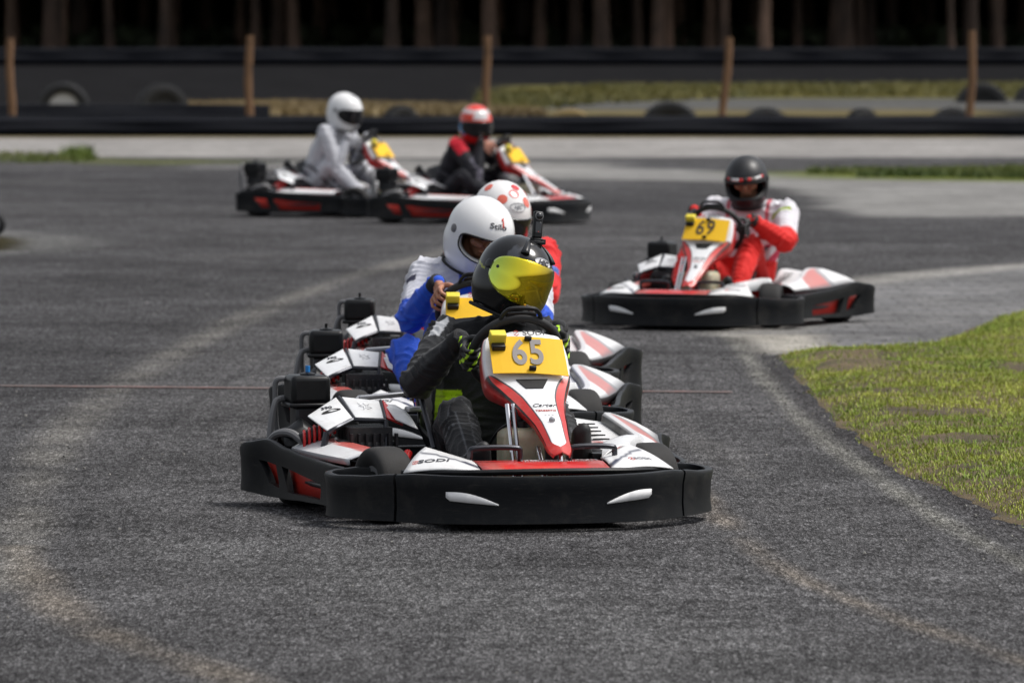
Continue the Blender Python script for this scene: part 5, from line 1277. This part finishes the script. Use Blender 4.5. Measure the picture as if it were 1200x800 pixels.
# ------------------------------------------------------------------ barriers, tyres, posts
def rail(name, y, x0, x1, parts, label, cat, mat='belt_rubber'):
    mb = MB()
    for (z, rr_, dy) in parts:
        pts = [(x, y + dy + .05 * math.sin(x * .9) + .03 * math.sin(x * 2.3 + z * 9), z + .006 * math.sin(x * 3.1 + z * 20)) for x in np.arange(x0, x1, .4)]
        mb.tube(pts, rr_, 10)
    o = mb.build(name, mat); tag(o, label, cat); return o
yb = gp(600, 160)[1]
rail('crash_barrier', yb + .2, -26, 26, [(.075, .078, 0), (.165, .060, .02), (.215, .05, .10)], 'long low black rubber barrier running right across behind the karts', 'barrier')
rail('crash_barrier', 101.5, -24, -3.3, [(.08, .08, 0), (.18, .05, .05)], 'short dark rubber barrier behind the near one, left side only', 'barrier')
yf_ = gp(600, 77)[1]
rail('crash_barrier', yf_, -60, 60, [(.16, .16, 0), (.38, .12, .05)], 'farthest dark barrier along the foot of the wood', 'barrier')
def tyre(px, topy, wpx, d, label, white=False, tilt=0, mat='old_tyre', cat='tyre'):
    sc_ = FPX / d; r = wpx / sc_ / 2; top = CH - (topy - 8) / sc_; x = (px - 600) / sc_; cz = top - r
    root = empty('tyre', (x, d, 0), R(tilt)); tag(root, label, cat, 'half buried tyres behind the barrier')
    w = r * .30; prof = [(r * .60, -w * .8), (r * .78, -w), (r * .95, -w * .9), (r, -w * .4), (r, w * .4), (r * .95, w * .9), (r * .78, w), (r * .60, w * .8)]
    t = MB().lathe(prof, (0, 0, cz), 'y', 48).build('tread', mat, root)
    e = MB()
    for i in range(36):
        q = 2 * math.pi * i / 36; e.box((r * math.cos(q) * 1.0, 0, cz + r * math.sin(q)), (r * .09, w * 1.5, r * .05), Matrix.Rotation(-q, 3, 'Y'))
    e.build('tread_block', mat, t, smooth=False)
    MB().lathe([(0, -w * .30), (r * .60, -w * .5), (r * .62, 0), (r * .60, w * .5), (0, w * .3)], (0, 0, cz), 'y', 32).build('wheel_disc', 'white_disc' if white else 'old_tyre', root)
    return root
tyre(75, 97, 60, 103.5, 'big black tyre with a white centre, left of the wooden post', True)
tyre(190, 99, 62, 104, 'large dark tyre between the white-centred tyre and the next post', tilt=20)
tyre(470, 124, 52, 92, 'small brownish half-buried tyre just left of the red helmet', tilt=35)
tyre(668, 128, 66, 91, 'yellow-green painted half-buried tyre near the middle', mat='straw')
tyre(785, 119, 74, 93, 'largest half-buried black tyre, just left of the post near the centre right')
tyre(897, 127, 62, 91, 'half-buried tyre right of the leaning centre right post', tilt=15)
tyre(1010, 128, 52, 91, 'half-buried tyre with a pale flank, midway along the right side', True, tilt=40)
tyre(1116, 127, 66, 91, 'half-buried tyre at the foot of the far right post', tilt=10)
tyre(1150, 97, 64, 120, 'black tyre lying beyond the grass at the far right', tilt=5)
tyre(1215, 98, 60, 121, 'black tyre cut by the right picture edge', tilt=20)
tyre(-6, 249, 26, 47.5, 'pale tyre standing on the dirt island at the left edge', True, tilt=-30)
for i, (px, ty, lean_, lb) in enumerate(((13, 45, -.02, 'wooden fence post at the far left'), (292, 42, 0, 'wooden fence post left of the white helmeted driver'), (570, 42, .01, 'wooden fence post above the red helmet'), (850, 44, .09, 'leaning wooden fence post above the black helmet of kart 69'), (1138, 36, .03, 'wooden fence post at the far right'))):
    d = 90.2; sc_ = FPX / d; x = (px - 600) / sc_; z1 = CH - (ty - 8) / sc_
    mb = MB(); pts = [(lean_ * (t - .5) * 1.2 + .012 * math.sin(t * 7 + i), .01 * math.sin(t * 5), z1 * t) for t in np.linspace(0, 1, 9)]; mb.tube(pts, [.055 - .006 * t + .004 * math.sin(t * 23 + i * 2) for t in np.linspace(0, 1, 9)], 10)
    o = mb.build('wooden_post', 'old_wood', None); o.location = (x, d, 0); tag(o, lb, 'post', 'fence posts behind the barrier')

# ------------------------------------------------------------------ pine wood
def tree_proto(k):
    r_ = random.Random(k); root = empty('pine_tree'); H_ = 13 + 3 * r_.random(); tr = .17 + .05 * r_.random()
    pts = [(.25 * math.sin(t * 3 + k) * t, .25 * math.cos(t * 2.3 + k) * t - .25 * 0, H_ * t) for t in np.linspace(0, 1, 12)]
    mb = MB(); mb.tube(pts, [tr * (1.25 if i == 0 else 1) * (1 - .80 * i / 11) for i in range(12)], 9)
    for i in range(16):
        t = .22 + .7 * i / 16; a = i * 2.4 + k; L_ = 2.9 * (1.15 - t); b0 = V(pts[min(int(t * 11), 11)]); b0.z = H_ * t
        mb.tube([b0, b0 + V((math.cos(a) * L_ * .5, math.sin(a) * L_ * .5, .25)), b0 + V((math.cos(a) * L_, math.sin(a) * L_, .1))], [.045, .03, .012], 5)
    mb.build('trunk', 'bark', root)
    vs = []; fs = []; cols = []
    for i in range(60):
        t = r_.random() ** .8; z = H_ * (.26 + .76 * t); rad = 3.1 * (1.1 - t) * (.35 + .65 * r_.random()); a = r_.random() * 6.283; c = V((math.cos(a) * rad, math.sin(a) * rad, z)); tone = .6 + .8 * r_.random()
        for j in range(26):
            p = c + V((r_.gauss(0, .42), r_.gauss(0, .42), r_.gauss(0, .22))); n_ = V((r_.gauss(0, 1), r_.gauss(0, 1), r_.gauss(0, 1) + 1)).normalized(); u = n_.orthogonal().normalized() * (.16 + .16 * r_.random()); w = n_.cross(u) * .55; q = len(vs)
            vs += [p - u - w, p + u - w, p + u * 1.1 + w, p - u + w]; fs.append((q, q + 1, q + 2, q + 3)); g_ = tone * (.8 + .4 * r_.random()); cols += [(.026 * g_, .045 * g_, .014 * g_)] * 4
    me = bpy.data.meshes.new('crown'); me.from_pydata(vs, [], fs); me.materials.append(MATS['leaf']); setcol(me, cols); o = bpy.data.objects.new('crown', me); COL.objects.link(o); o.parent = root
    return root
protos = [tree_proto(k) for k in range(5)]
used = [0] * 5; named = {(62, 'broad pale trunk near the left end of the wood'), (497, 'pair of brownish trunks left of the centre post')}
spots = []
def spot(px, d, s=1.0, lb=None): spots.append(((px - 600) * d / FPX, d, s, lb))
for px, s, lb in ((62, 1.5, 'broad pale pine trunk, first clear one from the left'), (192, .8, None), (345, .9, None), (460, 1.1, 'single slim pale trunk above the white helmeted driver'), (497, 1.5, 'broad brown trunk left of the post above the red helmet'), (518, 1.1, None), (575, 1.2, None), (632, .9, None), (706, 1.3, 'bright trunk right of the post above the red helmet, leaning slightly'), (748, .9, None), (770, 1.0, None), (848, .8, None), (985, 1.8, 'broadest pine trunk, light brown, right half of the wood'), (1008, .9, None), (1115, .6, None), (1137, 1.1, None), (1168, .9, None), (675, .8, None), (300, .8, None), (130, .9, None), (15, .9, None), (895, .9, None), (935, .7, None)): spot(px, 206 + 8 * random.random(), s, lb)
for row in range(11):
    yy_ = 212 + row * 6.2
    for i in range(19):
        spots.append((-31 + i * 3.5 + random.uniform(-1.5, 1.5), yy_ + random.uniform(-2.5, 2.5), random.uniform(.75, 1.25), None))
for i, (x, y, s, lb) in enumerate(spots):
    k = i % 5; o = protos[k] if not used[k] else copy_tree(protos[k]); used[k] = 1
    o.location = (x, y, -.05); o.rotation_euler = (R(random.uniform(-1.5, 1.5)), R(random.uniform(-1.5, 1.5)), random.random() * 6.28); o.scale = (s, s, random.uniform(.9, 1.15))
    tag(o, lb or 'slim dark pine among the look-alike trees of the shaded wood', 'tree', 'pines of the dark wood')
# undergrowth and the deep wood behind
def leaf_mass(name, x0, x1, y0, y1, z0, z1, n, size, col, label):
    X = rng.uniform(x0, x1, n); Y = rng.uniform(y0, y1, n); Z_ = z0 + (z1 - z0) * rng.random(n) ** 1.3 * (1 + .5 * fbm(X, Y, 4, 8)); c = np.stack([X, Y, Z_], 1)
    a = rng.normal(0, 1, (n, 3)); a /= np.linalg.norm(a, axis=1, keepdims=True); b2 = rng.normal(0, 1, (n, 3)); b2 -= a * (a * b2).sum(1, keepdims=True); b2 /= np.linalg.norm(b2, axis=1, keepdims=True)
    s_ = size * (.5 + rng.random((n, 1))); v = np.stack([c - a * s_ - b2 * s_ * .6, c + a * s_ - b2 * s_ * .6, c + a * s_ + b2 * s_ * .6, c - a * s_ + b2 * s_ * .6], 1)
    me = bpy.data.meshes.new(name); me.vertices.add(n * 4); me.vertices.foreach_set('co', v.ravel()); me.loops.add(n * 4); me.loops.foreach_set('vertex_index', np.arange(n * 4, dtype=np.int32)); me.polygons.add(n); me.polygons.foreach_set('loop_start', np.arange(0, n * 4, 4, dtype=np.int32)); me.update()
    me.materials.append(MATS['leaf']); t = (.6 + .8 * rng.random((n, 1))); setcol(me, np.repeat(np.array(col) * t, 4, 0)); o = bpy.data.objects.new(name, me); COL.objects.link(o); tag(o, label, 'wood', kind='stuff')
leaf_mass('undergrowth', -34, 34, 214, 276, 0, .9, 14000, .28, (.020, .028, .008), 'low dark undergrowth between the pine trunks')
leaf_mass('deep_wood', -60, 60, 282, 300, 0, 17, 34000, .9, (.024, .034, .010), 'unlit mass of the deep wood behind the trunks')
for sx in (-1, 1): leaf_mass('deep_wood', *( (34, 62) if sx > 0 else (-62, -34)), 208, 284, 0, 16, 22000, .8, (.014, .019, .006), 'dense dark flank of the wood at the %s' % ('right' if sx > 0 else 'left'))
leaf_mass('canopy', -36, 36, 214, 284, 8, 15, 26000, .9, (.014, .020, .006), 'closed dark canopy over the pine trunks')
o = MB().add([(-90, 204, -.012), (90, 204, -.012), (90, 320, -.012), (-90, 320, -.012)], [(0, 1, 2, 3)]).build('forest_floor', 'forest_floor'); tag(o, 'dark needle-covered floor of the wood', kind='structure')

# ------------------------------------------------------------------ light, sky, camera
w = bpy.data.worlds.new('World'); S.world = w; w.use_nodes = True; nt = w.node_tree; bg = nt.nodes['Background']
sky = nt.nodes.new('ShaderNodeTexSky'); sky.sky_type = 'NISHITA'; sky.sun_disc = False
SE, SA = R(60), R(88)          # elevation; azimuth from +Y towards +X, behind and to the right of the photographer's subject
sky.sun_elevation = SE; sky.sun_rotation = math.pi - SA if False else SA; sky.dust_density = 4; sky.air_density = 1.0; sky.ozone_density = 1
hs = nt.nodes.new('ShaderNodeHueSaturation'); hs.inputs['Saturation'].default_value = .30; L(nt, sky.outputs[0], hs.inputs['Color']); L(nt, hs.outputs[0], bg.inputs[0]); bg.inputs[1].default_value = .15
sun = bpy.data.lights.new('sun', 'SUN'); sun.energy = 2.1; sun.angle = R(20); sun.color = (1, .965, .92)
so = bpy.data.objects.new('sun', sun); COL.objects.link(so)
dv = V((math.sin(SA) * math.cos(SE), math.cos(SA) * math.cos(SE), math.sin(SE))); so.rotation_euler = dv.to_track_quat('Z', 'Y').to_euler()
cam = bpy.data.cameras.new('camera'); cam.lens = 240; cam.sensor_width = 36; cam.clip_end = 3000; cam.clip_start = .5
co_ = bpy.data.objects.new('camera', cam); COL.objects.link(co_); co_.location = (0, 0, CH); co_.rotation_euler = (math.pi / 2 - PITCH, 0, 0); S.camera = co_
cam.dof.use_dof = True; cam.dof.focus_distance = 22.4; cam.dof.aperture_fstop = 7.8
S.view_settings.view_transform = 'Standard'; S.view_settings.look = 'None'; S.view_settings.exposure = .10; S.view_settings.gamma = 1
S.cycles.use_denoising = True; S.cycles.max_bounces = 6; S.cycles.sample_clamp_indirect = 6
